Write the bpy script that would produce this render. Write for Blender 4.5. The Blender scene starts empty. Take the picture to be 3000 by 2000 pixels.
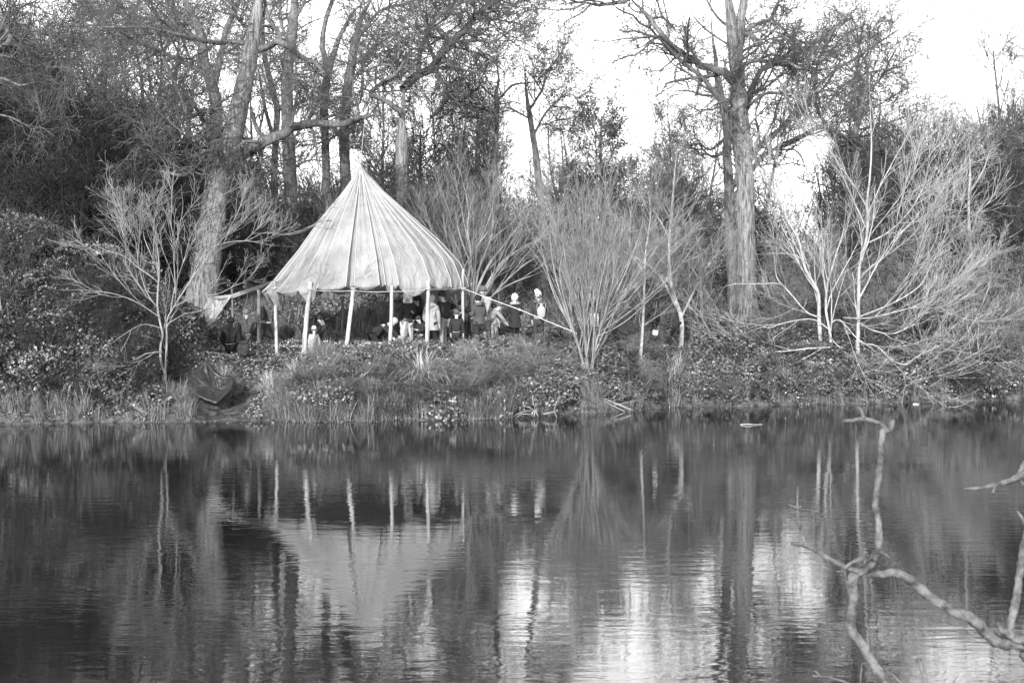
import bpy, math, random
import numpy as np
from mathutils import Vector, Matrix, noise as mnoise

rng = np.random.default_rng(7)
random.seed(7)
S = bpy.context.scene
C = S.collection
D2R = math.radians

# ------------------------------------------------------------------ camera
FPX = 3000 * 50.0 / 36.0
CAMZ = 2.84
PITCH = math.atan(100 / FPX)
cam = bpy.data.cameras.new('camera')
cam.lens = 50.0
cam.sensor_width = 36.0
cam.clip_start = 0.1
cam.clip_end = 3000
cam.dof.use_dof = True
cam.dof.focus_distance = 42.0
cam.dof.aperture_fstop = 7.1
camo = bpy.data.objects.new('camera', cam)
C.objects.link(camo)
camo.location = (0, 0, CAMZ)
camo.rotation_euler = (math.pi / 2 - PITCH, 0, 0)
S.camera = camo

# ------------------------------------------------------------------ sun, sky, exposure
SUN_EL, SUN_AZ = D2R(21), D2R(180 + 14)        # azimuth clockwise from +Y: behind the camera, to its left
sd = Vector((math.sin(SUN_AZ) * math.cos(SUN_EL), math.cos(SUN_AZ) * math.cos(SUN_EL), math.sin(SUN_EL)))
sun = bpy.data.lights.new('sun', 'SUN')
sun.energy = 2.6
sun.angle = D2R(0.6)
sun.color = (1, 1, 1)
suno = bpy.data.objects.new('sun', sun)
C.objects.link(suno)
suno.rotation_euler = sd.to_track_quat('Z', 'Y').to_euler()
W = bpy.data.worlds.new('World')
S.world = W
W.use_nodes = True
wn = W.node_tree
bg = wn.nodes['Background']
sky = wn.nodes.new('ShaderNodeTexSky')
sky.sky_type = 'NISHITA'
sky.sun_disc = False
sky.sun_elevation = SUN_EL
sky.sun_rotation = SUN_AZ
sky.dust_density = 1.0
bw = wn.nodes.new('ShaderNodeRGBToBW')           # black and white photograph
wn.links.new(sky.outputs[0], bw.inputs[0])
tcw = wn.nodes.new('ShaderNodeTexCoord'); sxw = wn.nodes.new('ShaderNodeSeparateXYZ')      # thin white winter cloud, denser towards the horizon all round
wn.links.new(tcw.outputs['Generated'], sxw.inputs[0])
def wmath(op, a, b):
    n = wn.nodes.new('ShaderNodeMath'); n.operation = op
    for i, v in enumerate((a, b)):
        if isinstance(v, (int, float)): n.inputs[i].default_value = v
        else: wn.links.new(v, n.inputs[i])
    return n.outputs[0]
veil = wmath('MULTIPLY', wmath('POWER', wmath('SUBTRACT', 1.0, wmath('ABSOLUTE', sxw.outputs['Z'], 0)), 2.3), 6.2)
wn.links.new(wmath('ADD', bw.outputs[0], veil), bg.inputs[0])
bg.inputs[1].default_value = 0.15
S.view_settings.view_transform = 'Standard'
S.view_settings.look = 'None'
S.view_settings.gamma = 1
S.view_settings.use_curve_mapping = False
S.view_settings.exposure = 1.4

# ------------------------------------------------------------------ helpers
def at(px, py, Y):
    """world point at depth Y seen at photo pixel (px, py)"""
    x = (px - 1500) / FPX
    y = -(py - 1000) / FPX
    c, s = math.cos(PITCH), math.sin(PITCH)
    d = Vector((x, c + y * s, -s + y * c))
    return Vector((0, 0, CAMZ)) + d * (Y / d.y)

def pxX(px, Y):
    return (px - 1500) / FPX * Y

_sx = np.array([-200, 0, 500, 560, 760, 1000, 1500, 1750, 2000, 2400, 3000, 3200], float)
_sy = np.array([1247, 1243, 1236, 1234, 1234, 1235, 1226, 1208, 1193, 1185, 1172, 1168], float)
_sd = CAMZ * FPX / (_sy - 900)
_sX = (_sx - 1500) / FPX * _sd

def shore(X):
    X = np.asarray(X, float)
    return np.interp(X, _sX, _sd) + 0.18 * np.sin(X * 1.7) + 0.1 * np.sin(X * 4.3 + 1) + .06 * np.sin(X * 9.1)

_ps = np.array([-60, -3, -0.5, 0, 0.25, 1.0, 2.2, 3.4, 6, 9, 14, 30, 50, 120, 400])
_ph = np.array([-1.6, -.9, -.25, 0, .28, .62, 1.15, 1.48, 1.62, 1.75, 2.0, 2.3, 2.7, 5.6, 9])
_ls = np.array([-60, -3, -0.5, 0, 0.25, 1.2, 2.4, 3.8, 6, 9, 14, 30, 50, 120, 400])
_lh = np.array([-1.6, -.9, -.25, 0, .06, .22, .7, 1.2, 1.6, 1.75, 2.0, 2.3, 2.7, 5.6, 9])

def ground(X, Y):
    X = np.asarray(X, float); Y = np.asarray(Y, float)
    s = Y - shore(X)
    h = np.interp(s, _ps, _ph)
    l = np.interp(s, _ls, _lh)
    cx = -7.2 + 0.25 * np.clip(s, 0, 5)
    w = np.exp(-((X - cx) / 1.15) ** 4)
    h = h * (1 - w) + l * w
    r = np.clip((X - 4) / 6, 0, 1)
    h = h * (1 + .16 * r * np.clip(s / 4, 0, 1))
    h = h + np.clip(s, 0, 1) * (0.05 * np.sin(X * 2.1 + Y) + .04 * np.sin(Y * 2.7 - X * 1.3))
    rise = np.clip((s - 7.5) / 7, 0, 1); h = h + .95 * rise * rise * (3 - 2 * rise) * np.clip((4 - X) / 5, 0, 1)   # the wood floor climbs behind the tent
    near = np.clip((3.5 - Y) / 3.0, 0, 1)
    hn = -1.0 + near * 2.2
    return np.where(Y < 8, hn, h)

def g(x, y):
    return float(ground(x, y))

def mesh_np(name, V, F, mat=None, parent=None, tone=None, smooth=True):
    """V (n,3), F (m,k) one polygon size"""
    V = np.ascontiguousarray(V, np.float32); F = np.ascontiguousarray(F, np.int32)
    me = bpy.data.meshes.new(name)
    me.vertices.add(len(V)); me.vertices.foreach_set('co', V.ravel())
    k = F.shape[1]
    me.loops.add(F.size); me.loops.foreach_set('vertex_index', F.ravel())
    me.polygons.add(len(F)); me.polygons.foreach_set('loop_start', np.arange(0, F.size, k, dtype=np.int32))
    if smooth:
        me.polygons.foreach_set('use_smooth', np.ones(len(F), bool))
    if tone is not None:
        a = me.attributes.new('tone', 'FLOAT', 'FACE'); a.data.foreach_set('value', np.asarray(tone, np.float32))
    me.update(calc_edges=True)
    if mat: me.materials.append(mat)
    o = bpy.data.objects.new(name, me)
    if parent != 'proto':
        C.objects.link(o)
        if parent is not None: o.parent = parent
    return o

def rep_obj(me, name, parent):
    o = bpy.data.objects.new(name, me); C.objects.link(o); o.parent = parent
    return o

def tag(o, label=None, cat=None, group=None, kind=None):
    if label: o['label'] = label
    if cat: o['category'] = cat
    if group: o['group'] = group
    if kind: o['kind'] = kind
    return o

def empty(name, loc=(0, 0, 0), rz=0, **k):
    o = bpy.data.objects.new(name, None); C.objects.link(o)
    o.empty_display_size = 0.2
    o.location = loc; o.rotation_euler = (0, 0, rz)
    return tag(o, **k)

# ------------------------------------------------------------------ materials (all neutral: the photograph is black and white)
def nodes_of(name):
    m = bpy.data.materials.new(name); m.use_nodes = True
    nt = m.node_tree; nt.nodes.clear()
    out = nt.nodes.new('ShaderNodeOutputMaterial')
    return m, nt, out

def gray(v):
    return (v, v, v, 1)

def mat_noise(name, a, b, scale=4.0, stretch=(1, 1, 1), rough=.9, bump=.3, bdist=.02, detail=5, spec=.2, fine=None, objspace=True, tone=None, translucent=0.0, rnd=0.0, contrast=(.35, .65)):
    """grey material between albedo a and b by noise, optionally multiplied by a face tone attribute"""
    m, nt, out = nodes_of(name)
    L = nt.links.new
    tc = nt.nodes.new('ShaderNodeTexCoord'); mp = nt.nodes.new('ShaderNodeMapping')
    mp.inputs['Scale'].default_value = stretch
    L(tc.outputs['Object'], mp.inputs[0])
    n = nt.nodes.new('ShaderNodeTexNoise'); n.inputs['Scale'].default_value = scale; n.inputs['Detail'].default_value = detail
    n.inputs['Roughness'].default_value = .65
    L(mp.outputs[0], n.inputs['Vector'])
    cr = nt.nodes.new('ShaderNodeValToRGB')
    cr.color_ramp.elements[0].position = contrast[0]; cr.color_ramp.elements[1].position = contrast[1]
    cr.color_ramp.elements[0].color = gray(a); cr.color_ramp.elements[1].color = gray(b)
    L(n.outputs['Fac'], cr.inputs[0])
    col = cr.outputs[0]
    if tone is not None:
        at_ = nt.nodes.new('ShaderNodeAttribute'); at_.attribute_name = 'tone'
        mm = nt.nodes.new('ShaderNodeMixRGB'); mm.blend_type = 'MULTIPLY'; mm.inputs[0].default_value = 1
        L(col, mm.inputs[1]); L(at_.outputs['Fac'], mm.inputs[2]); col = mm.outputs[0]
    if rnd:
        oi = nt.nodes.new('ShaderNodeObjectInfo'); mr = nt.nodes.new('ShaderNodeMapRange')
        mr.inputs[3].default_value = 1 - rnd; mr.inputs[4].default_value = 1 + rnd
        L(oi.outputs['Random'], mr.inputs[0])
        m2 = nt.nodes.new('ShaderNodeMixRGB'); m2.blend_type = 'MULTIPLY'; m2.inputs[0].default_value = 1
        L(col, m2.inputs[1]); L(mr.outputs[0], m2.inputs[2]); col = m2.outputs[0]
    p = nt.nodes.new('ShaderNodeBsdfPrincipled')
    p.inputs['Roughness'].default_value = rough
    p.inputs['Specular IOR Level'].default_value = spec
    L(col, p.inputs['Base Color'])
    if bump:
        bn = nt.nodes.new('ShaderNodeBump'); bn.inputs['Strength'].default_value = bump; bn.inputs['Distance'].default_value = bdist
        L(n.outputs['Fac'], bn.inputs['Height']); L(bn.outputs[0], p.inputs['Normal'])
    sh = p.outputs[0]
    if translucent:
        t = nt.nodes.new('ShaderNodeBsdfTranslucent'); L(col, t.inputs[0])
        mx = nt.nodes.new('ShaderNodeMixShader'); mx.inputs[0].default_value = translucent
        L(sh, mx.inputs[1]); L(t.outputs[0], mx.inputs[2]); sh = mx.outputs[0]
    L(sh, out.inputs[0])
    return m

M = {}
M['bark'] = mat_noise('furrowed bark', .05, .24, 16, (1, 1, .13), bump=1, bdist=.09, detail=6, contrast=(.36, .6))
M['bark_dark'] = mat_noise('dark bark', .045, .15, 16, (1, 1, .2), bump=.8, bdist=.04, contrast=(.36, .62))
M['bark_mid'] = mat_noise('grey bark', .07, .20, 14, (1, 1, .2), bump=.7, bdist=.03)
M['twig_dark'] = mat_noise('dark twigs', .045, .115, 1.4, bump=0)
M['twig_mid'] = mat_noise('grey twigs', .05, .15, 1.2, bump=0)
M['twig_pale'] = mat_noise('pale willow bark', .17, .38, 6, (1, 1, .4), bump=.2, bdist=.01)
M['twig_pale_grey'] = mat_noise('pale hazel twigs', .10, .25, 2.0, bump=0)  # the twigs' own paler grey
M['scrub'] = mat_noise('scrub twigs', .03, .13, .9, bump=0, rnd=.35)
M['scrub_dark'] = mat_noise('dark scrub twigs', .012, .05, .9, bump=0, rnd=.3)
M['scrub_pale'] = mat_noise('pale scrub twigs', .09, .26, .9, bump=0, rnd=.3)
M['leaf'] = mat_noise('bramble leaves', .5, .95, 9, bump=0, rough=.6, spec=.25, tone=True, rnd=.4, translucent=.12)
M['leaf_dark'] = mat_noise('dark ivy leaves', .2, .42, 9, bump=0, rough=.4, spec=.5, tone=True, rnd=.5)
M['litter'] = mat_noise('fallen leaves', .6, 1.0, 9, bump=0, rough=.6, spec=.4, tone=True)
M['grass'] = mat_noise('dry sedge grass', .7, 1.0, 3, bump=0, rough=.6, spec=.3, tone=True, rnd=.15, translucent=.2)
M['rope'] = mat_noise('pale rope', .34, .5, 60, bump=.3, bdist=.004)
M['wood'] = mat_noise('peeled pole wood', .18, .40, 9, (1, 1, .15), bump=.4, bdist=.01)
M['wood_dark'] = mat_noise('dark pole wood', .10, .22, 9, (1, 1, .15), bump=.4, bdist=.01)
M['drift'] = mat_noise('weathered driftwood', .035, .14, 13, (1, 1, 1), bump=1, bdist=.02, contrast=(.33, .6))
M['paper'] = mat_noise('white paper', .74, .8, 20, bump=.1)
M['ink'] = mat_noise('print grey', .3, .34, 20, bump=0)

def mat_canvas():
    m, nt, out = nodes_of('tent canvas')
    L = nt.links.new
    tc = nt.nodes.new('ShaderNodeTexCoord')
    n1 = nt.nodes.new('ShaderNodeTexNoise'); n1.inputs['Scale'].default_value = 1.3; n1.inputs['Detail'].default_value = 6
    n1.inputs['Roughness'].default_value = .6
    mp = nt.nodes.new('ShaderNodeMapping'); mp.inputs['Scale'].default_value = (3.2, 3.2, 1.1)
    L(tc.outputs['Object'], mp.inputs[0])
    n2 = nt.nodes.new('ShaderNodeTexNoise'); n2.inputs['Scale'].default_value = 1.6; n2.inputs['Detail'].default_value = 4; n2.inputs['Distortion'].default_value = 1.2
    L(tc.outputs['Object'], n1.inputs['Vector']); L(mp.outputs[0], n2.inputs['Vector'])
    cr = nt.nodes.new('ShaderNodeValToRGB')
    cr.color_ramp.elements[0].color = gray(.24); cr.color_ramp.elements[1].color = gray(.37)  # the cloth's own grey, varied by noise
    cr.color_ramp.elements[0].position = .3; cr.color_ramp.elements[1].position = .7
    L(n1.outputs['Fac'], cr.inputs[0])
    b = nt.nodes.new('ShaderNodeBump'); b.inputs['Strength'].default_value = .75; b.inputs['Distance'].default_value = .09
    L(n2.outputs['Fac'], b.inputs['Height'])
    d = nt.nodes.new('ShaderNodeBsdfDiffuse'); L(cr.outputs[0], d.inputs[0]); L(b.outputs[0], d.inputs['Normal'])
    t = nt.nodes.new('ShaderNodeBsdfTranslucent'); L(cr.outputs[0], t.inputs[0])
    mx = nt.nodes.new('ShaderNodeMixShader'); mx.inputs[0].default_value = .3
    L(d.outputs[0], mx.inputs[1]); L(t.outputs[0], mx.inputs[2]); L(mx.outputs[0], out.inputs[0])
    return m
M['canvas'] = mat_canvas()

def mat_water():
    m, nt, out = nodes_of('pond water')
    L = nt.links.new
    tc = nt.nodes.new('ShaderNodeTexCoord')
    def nz(scale, st, det):
        mp = nt.nodes.new('ShaderNodeMapping'); mp.inputs['Scale'].default_value = st
        L(tc.outputs['Object'], mp.inputs[0])
        n = nt.nodes.new('ShaderNodeTexNoise'); n.inputs['Scale'].default_value = scale; n.inputs['Detail'].default_value = det
        n.inputs['Roughness'].default_value = .55; n.inputs['Distortion'].default_value = .3
        L(mp.outputs[0], n.inputs['Vector']); return n.outputs['Fac']
    a = nz(1.0, (2.2, 5.5, 1), 3)
    b = nz(1.0, (.35, .8, 1), 2)
    c = nz(1.0, (.12, .3, 1), 2)           # patches of breeze
    cr = nt.nodes.new('ShaderNodeMapRange'); cr.inputs[1].default_value = .4; cr.inputs[2].default_value = .62
    cr.inputs[3].default_value = .35; cr.inputs[4].default_value = 1.0
    L(c, cr.inputs[0])
    mu = nt.nodes.new('ShaderNodeMath'); mu.operation = 'MULTIPLY'; L(a, mu.inputs[0]); L(cr.outputs[0], mu.inputs[1])
    b1 = nt.nodes.new('ShaderNodeBump'); b1.inputs['Strength'].default_value = 1; b1.inputs['Distance'].default_value = .0038
    L(mu.outputs[0], b1.inputs['Height'])
    b2 = nt.nodes.new('ShaderNodeBump'); b2.inputs['Strength'].default_value = 1; b2.inputs['Distance'].default_value = .0026
    L(b, b2.inputs['Height']); L(b1.outputs[0], b2.inputs['Normal'])
    gl = nt.nodes.new('ShaderNodeBsdfGlossy'); gl.inputs['Roughness'].default_value = .02; gl.inputs[0].default_value = gray(1)
    df = nt.nodes.new('ShaderNodeBsdfDiffuse'); df.inputs[0].default_value = gray(.010)
    fr = nt.nodes.new('ShaderNodeFresnel'); fr.inputs[0].default_value = 2.0
    L(b2.outputs[0], gl.inputs['Normal']); L(b2.outputs[0], fr.inputs['Normal'])
    mx = nt.nodes.new('ShaderNodeMixShader'); L(fr.outputs[0], mx.inputs[0]); L(df.outputs[0], mx.inputs[1]); L(gl.outputs[0], mx.inputs[2])
    L(mx.outputs[0], out.inputs[0])
    return m
M['water'] = mat_water()
M['soil'] = mat_noise('leaf strewn soil', .02, .11, 5, bump=.8, bdist=.06, detail=8, contrast=(.38, .64))
M['field'] = mat_noise('pale meadow', .3, .5, .8, bump=.3, bdist=.1, detail=8)

# ------------------------------------------------------------------ branch maths
def smooth_path(pts, n, wob=0.0):
    """Catmull-Rom through pts (m,4: xyz r) -> P (n,3), R (n,)"""
    a = np.array(pts, float)
    d = np.r_[0, np.cumsum(np.linalg.norm(np.diff(a[:, :3], axis=0), axis=1))]
    t = np.linspace(0, d[-1], n)
    k = np.clip(np.searchsorted(d, t, side='right') - 1, 0, len(a) - 2)
    u = ((t - d[k]) / np.maximum(d[k + 1] - d[k], 1e-6))[:, None]
    p0 = a[np.clip(k - 1, 0, None)]; p1 = a[k]; p2 = a[k + 1]; p3 = a[np.clip(k + 2, None, len(a) - 1)]
    q = .5 * ((2 * p1) + (-p0 + p2) * u + (2 * p0 - 5 * p1 + 4 * p2 - p3) * u ** 2 + (-p0 + 3 * p1 - 3 * p2 + p3) * u ** 3)
    q[:, 3] = (p1[:, 3] * (1 - u[:, 0]) + p2[:, 3] * u[:, 0])
    if wob:
        q[1:-1, :3] += rng.normal(0, 1, (n - 2, 3)) * wob * q[1:-1, 3:4]
    return q[:, :3], np.maximum(q[:, 3], .003)

def resample(P, R, n):
    """(B,N,3) -> (B,n,3)"""
    N = P.shape[1]; t = np.linspace(0, N - 1, n); k = np.minimum(t.astype(int), N - 2); u = t - k
    return P[:, k] * (1 - u)[None, :, None] + P[:, k + 1] * u[None, :, None], R[:, k] * (1 - u) + R[:, k + 1] * u

def grow(P, R, n, length, ang, N=5, wig=.25, trop=0.0, t0=.2, t1=1.0, rr=.55, rmin=.004, tip=.5, fall=.5, flat=None):
    """n child branches on the parents P (B,N0,3), R (B,N0); all vectorised"""
    B, N0 = P.shape[:2]
    L = np.linalg.norm(np.diff(P, axis=1), axis=2).sum(1)
    idx = rng.choice(B, n, p=L / L.sum())
    t = t0 + (t1 - t0) * rng.random(n) ** .85
    f = t * (N0 - 1); k = np.minimum(f.astype(int), N0 - 2); u = (f - k)[:, None]
    base = P[idx, k] * (1 - u) + P[idx, k + 1] * u
    br = R[idx, k] * (1 - u[:, 0]) + R[idx, k + 1] * u[:, 0]
    T = P[idx, k + 1] - P[idx, k]; T /= np.linalg.norm(T, axis=1, keepdims=True) + 1e-9
    rv = rng.normal(size=(n, 3))
    if flat is not None: rv[:, 2] = rv[:, 2] * flat[0] + flat[1]
    Q = rv - (rv * T).sum(1, keepdims=True) * T; Q /= np.linalg.norm(Q, axis=1, keepdims=True) + 1e-9
    a = rng.uniform(*ang, n)[:, None] * math.pi / 180
    d = T * np.cos(a) + Q * np.sin(a)
    ln = rng.uniform(*length, n) * (1 - fall * t)
    out = np.empty((n, N, 3)); out[:, 0] = base
    st = (ln / (N - 1))[:, None]
    for i in range(1, N):
        out[:, i] = out[:, i - 1] + d * st
        d = d + rng.normal(0, wig, (n, 3)); d[:, 2] += trop
        d /= np.linalg.norm(d, axis=1, keepdims=True)
    r0 = np.maximum(np.minimum(br * rr, br * .9) * rng.uniform(.7, 1.1, n), rmin)
    tt = np.linspace(0, 1, N)
    RR = np.maximum(r0[:, None] * (1 - (1 - tip) * tt), rmin * .8)
    return out, RR

def tube_geo(P, R, k):
    B, N = P.shape[:2]
    T = np.gradient(P, axis=1); T /= np.linalg.norm(T, axis=2, keepdims=True) + 1e-9
    mT = np.abs(T.mean(1)); ax = np.argmin(mT, 1)
    ref = np.eye(3)[ax][:, None, :]
    U = np.cross(T, np.broadcast_to(ref, T.shape)); U /= np.linalg.norm(U, axis=2, keepdims=True) + 1e-9
    Vv = np.cross(T, U)
    a = np.arange(k) * 2 * math.pi / k
    ring = P[:, :, None] + R[:, :, None, None] * (np.cos(a)[None, None, :, None] * U[:, :, None] + np.sin(a)[None, None, :, None] * Vv[:, :, None])
    V = ring.reshape(-1, 3)
    b = np.arange(B)[:, None, None] * N * k; i = np.arange(N - 1)[None, :, None] * k; j = np.arange(k)[None, None, :]; j2 = (j + 1) % k
    F = np.stack([b + i + j, b + i + j2, b + i + k + j2, b + i + k + j], -1).reshape(-1, 4)
    return V, F

class Geo:
    def __init__(s): s.V = []; s.F = []; s.T = []; s.n = 0
    def add(s, V, F, tone=None):
        s.V.append(V); s.F.append(F + s.n); s.n += len(V)
        s.T.append(np.full(len(F), 1.0) if tone is None else np.broadcast_to(tone, (len(F),)))
        return s
    def tube(s, P, R, k, tone=None):
        if P.ndim == 2: P = P[None]; R = R[None]
        V, F = tube_geo(P, R, k); return s.add(V, F, tone)
    def build(s, name, mat, parent=None, smooth=True, tone=False):
        return mesh_np(name, np.concatenate(s.V), np.concatenate(s.F), mat, parent, np.concatenate(s.T) if tone else None, smooth)

def trunk_tube(P, R, k, rough=.05, flare=0.0):
    """a thicker stem with lumpy outline"""
    V, F = tube_geo(P[None], R[None], k)
    V = V.reshape(len(P), k, 3)
    if flare:
        w = np.exp(-np.arange(len(P)) / (len(P) * .06)) * flare
        lob = 1 + .25 * np.sin(np.arange(k) * 2 * math.pi / k * 4 + 1)
        V = P[:, None] + (V - P[:, None]) * (1 + w[:, None] * lob[None])[:, :, None]
    ns = 1 + rng.normal(0, rough, (len(P), k))
    ns[1:-1] = (ns[:-2] + ns[1:-1] * 2 + ns[2:]) / 4
    V = P[:, None] + (V - P[:, None]) * ns[:, :, None]
    return V.reshape(-1, 3), F

def leaf_geo(C0, size, up=.6, aspect=.8, fold=.25):
    """folded leaves: two quads each at C0 (n,3)"""
    n = len(C0)
    nrm = rng.normal(size=(n, 3)); nrm[:, 2] = np.abs(nrm[:, 2]) + up * 2; nrm /= np.linalg.norm(nrm, axis=1, keepdims=True)
    a = rng.normal(size=(n, 3)); a -= (a * nrm).sum(1, keepdims=True) * nrm; a /= np.linalg.norm(a, axis=1, keepdims=True)
    b = np.cross(nrm, a)
    s = rng.uniform(*size, n)[:, None]
    f = nrm * s * fold
    V = np.stack([C0 - a * s * .5, C0 + b * s * .5 * aspect + f - a * s * .1, C0 + b * s * .28 * aspect + f * .7 + a * s * .32, C0 + a * s * .55,
                  C0 - b * s * .28 * aspect + f * .7 + a * s * .32, C0 - b * s * .5 * aspect + f - a * s * .1], 1).reshape(-1, 3)
    i = np.arange(n)[:, None] * 6
    F = np.concatenate([i + np.array([[0, 1, 2, 3]]), i + np.array([[0, 3, 4, 5]])], 0)
    return V, F

# ------------------------------------------------------------------ the setting
xs = np.unique(np.r_[np.linspace(-600, -40, 15), np.linspace(-40, -22, 19), np.linspace(-22, 24, 185), np.linspace(24, 44, 21), np.linspace(44, 600, 15)])
ys = np.unique(np.r_[np.linspace(-60, 2, 20), np.linspace(2, 30, 15), np.linspace(30, 52, 110), np.linspace(52, 120, 60), np.linspace(120, 900, 20)])
gx, gy = np.meshgrid(xs, ys)
gz = ground(gx, gy)
gz = gz + np.where(gy > 33, 1, 0) * .03 * np.sin(gx * 7 + 3 * np.sin(gy * 3)) * np.sin(gy * 6 + gx)
Vg = np.stack([gx, gy, gz], -1).reshape(-1, 3)
nx, ny = len(xs), len(ys)
ii = (np.arange(ny - 1)[:, None] * nx + np.arange(nx - 1)[None]).reshape(-1, 1)
Fg = np.concatenate([ii, ii + 1, ii + nx + 1, ii + nx], 1)
tag(mesh_np('ground', Vg, Fg, M['soil']), kind='structure')
# pale meadow beyond the wood, a sheet laid just above the ground
fx = np.linspace(-250, 300, 60); fy = np.linspace(86, 500, 50)
mx_, my_ = np.meshgrid(fx, fy)
mz_ = ground(mx_, my_) + .25
Vf = np.stack([mx_, my_, mz_], -1).reshape(-1, 3)
ii = (np.arange(49)[:, None] * 60 + np.arange(59)[None]).reshape(-1, 1)
tag(mesh_np('meadow', Vf, np.concatenate([ii, ii + 1, ii + 61, ii + 60], 1), M['field']), kind='structure')
tag(mesh_np('water', np.array([[-300, -1, 0], [300, -1, 0], [300, 60, 0], [-300, 60, 0.]]), np.array([[0, 1, 2, 3]]), M['water'], smooth=False), kind='structure')

# ------------------------------------------------------------------ traced trees
def W3(path, Y, dy=0.0, slope=0.0):
    """pixel path (px,py,width px) -> list of (x,y,z,r); depth wanders a little"""
    out = []
    for i, (px, py, w) in enumerate(path):
        Yi = Y + slope * i + (dy * math.sin(i * 1.3 + px * .01) if i else 0)
        p = at(px, py, Yi)
        out.append((p.x, p.y, p.z, w * .5 * Yi / FPX))
    return out

def npts(path):
    return max(6, int(sum(math.hypot(path[i + 1][0] - path[i][0], path[i + 1][1] - path[i][1]) for i in range(len(path) - 1)) / 16))

def widths(path, w0, w1):
    n = len(path)
    return [(p[0], p[1], p[2] if len(p) > 2 else w0 + (w1 - w0) * i / (n - 1)) for i, p in enumerate(path)]

def traced_tree(name, label, cat, Y, trunks, limbs, mats, crown, group=None, rough=.05, flare=.5, leaves=0, limb_dy=1.0, k=14, wob=.12, ground_to=True, wf=1.0, clear=None):
    """trunks/limbs: (path, w0, w1[, Y shift]); crown: list of grow levels"""
    bx, by, _, _ = W3(widths(trunks[0][0], *trunks[0][1:3]), Y)[0]
    root = empty(name, (0, 0, 0), label=label, cat=cat, group=group)
    gz0 = g(bx, by)
    root.location = (bx, by, gz0)
    off = np.array([bx, by, gz0])
    Ps, Rs = [], []
    def one(kind, spec, kk, fl, i):
        path = widths(spec[0], spec[1], spec[2]); sh = spec[3] if len(spec) > 3 else 0
        w = W3(path, Y + sh, 0 if kind == 'trunk' else limb_dy * .35, (spec[4] if len(spec) > 4 else (0 if kind == 'trunk' else random.uniform(-.25, .2))))
        if kind == 'trunk' and i == 0 and ground_to:
            x, y, z, r = w[0]
            if z > g(x, y) - .2: w = [(x - .02, y, g(x, y) - .25, r * 1.1)] + w
        P, R = smooth_path(w, npts(path), wob if kind == 'limb' else wob * .3)
        P = P - off
        R = R * wf * np.clip((1 - np.linspace(0, 1, len(R))) / .25, .3, 1)
        V, F = trunk_tube(P, R, kk, rough, fl)
        gg = Geo(); gg.add(V, F)
        gg.build(kind, mats[2] if kind == 'limb' and len(mats) > 2 else mats[0], root)  # limbs take darker bark: silhouette against the sky put into the colour
        p, r = resample(P[None], R[None], 12); Ps.append(p); Rs.append(r)
    for i, t in enumerate(trunks): one('trunk', t, k, flare if i == 0 else 0, i)
    ntk = len(trunks)
    for t in limbs: one('limb', t, 8, 0, 1)
    P = np.concatenate(Ps); R = np.concatenate(Rs)
    gg = Geo(); lastP = None
    for lv in crown:
        lv = dict(lv); src = lv.pop('src', 'last'); kk = lv.pop('k', 3)
        if src == 'all': p0, r0 = P, R
        elif src == 'limbs' and limbs: p0, r0 = P[ntk:], R[ntk:]
        elif src == 'trunks': p0, r0 = P[:ntk], R[:ntk]
        else: p0, r0 = (lastP, lastR) if lastP is not None else (P, R)
        lastP, lastR = grow(p0, r0, **lv)
        if clear:                                   # twigs kept out of an opening
            wp = lastP + off; qx = 1500 + wp[..., 0] / wp[..., 1] * FPX; qy = 900 - (wp[..., 2] - CAMZ) / wp[..., 1] * FPX
            bad = ((qx > clear[0]) & (qx < clear[1]) & (qy > clear[2]) & (qy < clear[3])).any(1)
            lastP, lastR = lastP[~bad], lastR[~bad]
        gg.tube(lastP, lastR, kk)
    gg.build('crown', mats[1], root)
    if leaves:
        i = rng.integers(0, len(lastP), leaves)
        c = lastP[i, rng.integers(1, lastP.shape[1], leaves)] + rng.normal(0, .03, (leaves, 3)) - [0, 0, .04]
        V, F = leaf_geo(c, (.05, .12), 0, .5)
        tag(mesh_np('leaf', V, F, M['scrub_dark'], root, smooth=False), kind='stuff')
    return root

OAK = [dict(src='limbs', n=95, length=(1.2, 3.6), ang=(30, 75), N=8, wig=.24, trop=.04, rr=.5, rmin=.014, t0=.1, k=5),
       dict(n=560, length=(.7, 2.0), ang=(25, 65), N=6, wig=.28, trop=.02, rr=.55, rmin=.0095, k=4),
       dict(n=2900, length=(.35, 1.05), ang=(25, 65), N=5, wig=.3, trop=0, rr=.6, rmin=.0068, k=3),
       dict(n=4500, length=(.15, .5), ang=(25, 60), N=4, wig=.3, trop=0, rr=.7, rmin=.0055, k=3)]

def scaled(levels, f, fl=1.0):
    return [dict(l, n=int(l['n'] * f), length=(l['length'][0] * fl, l['length'][1] * fl)) for l in levels]

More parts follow.
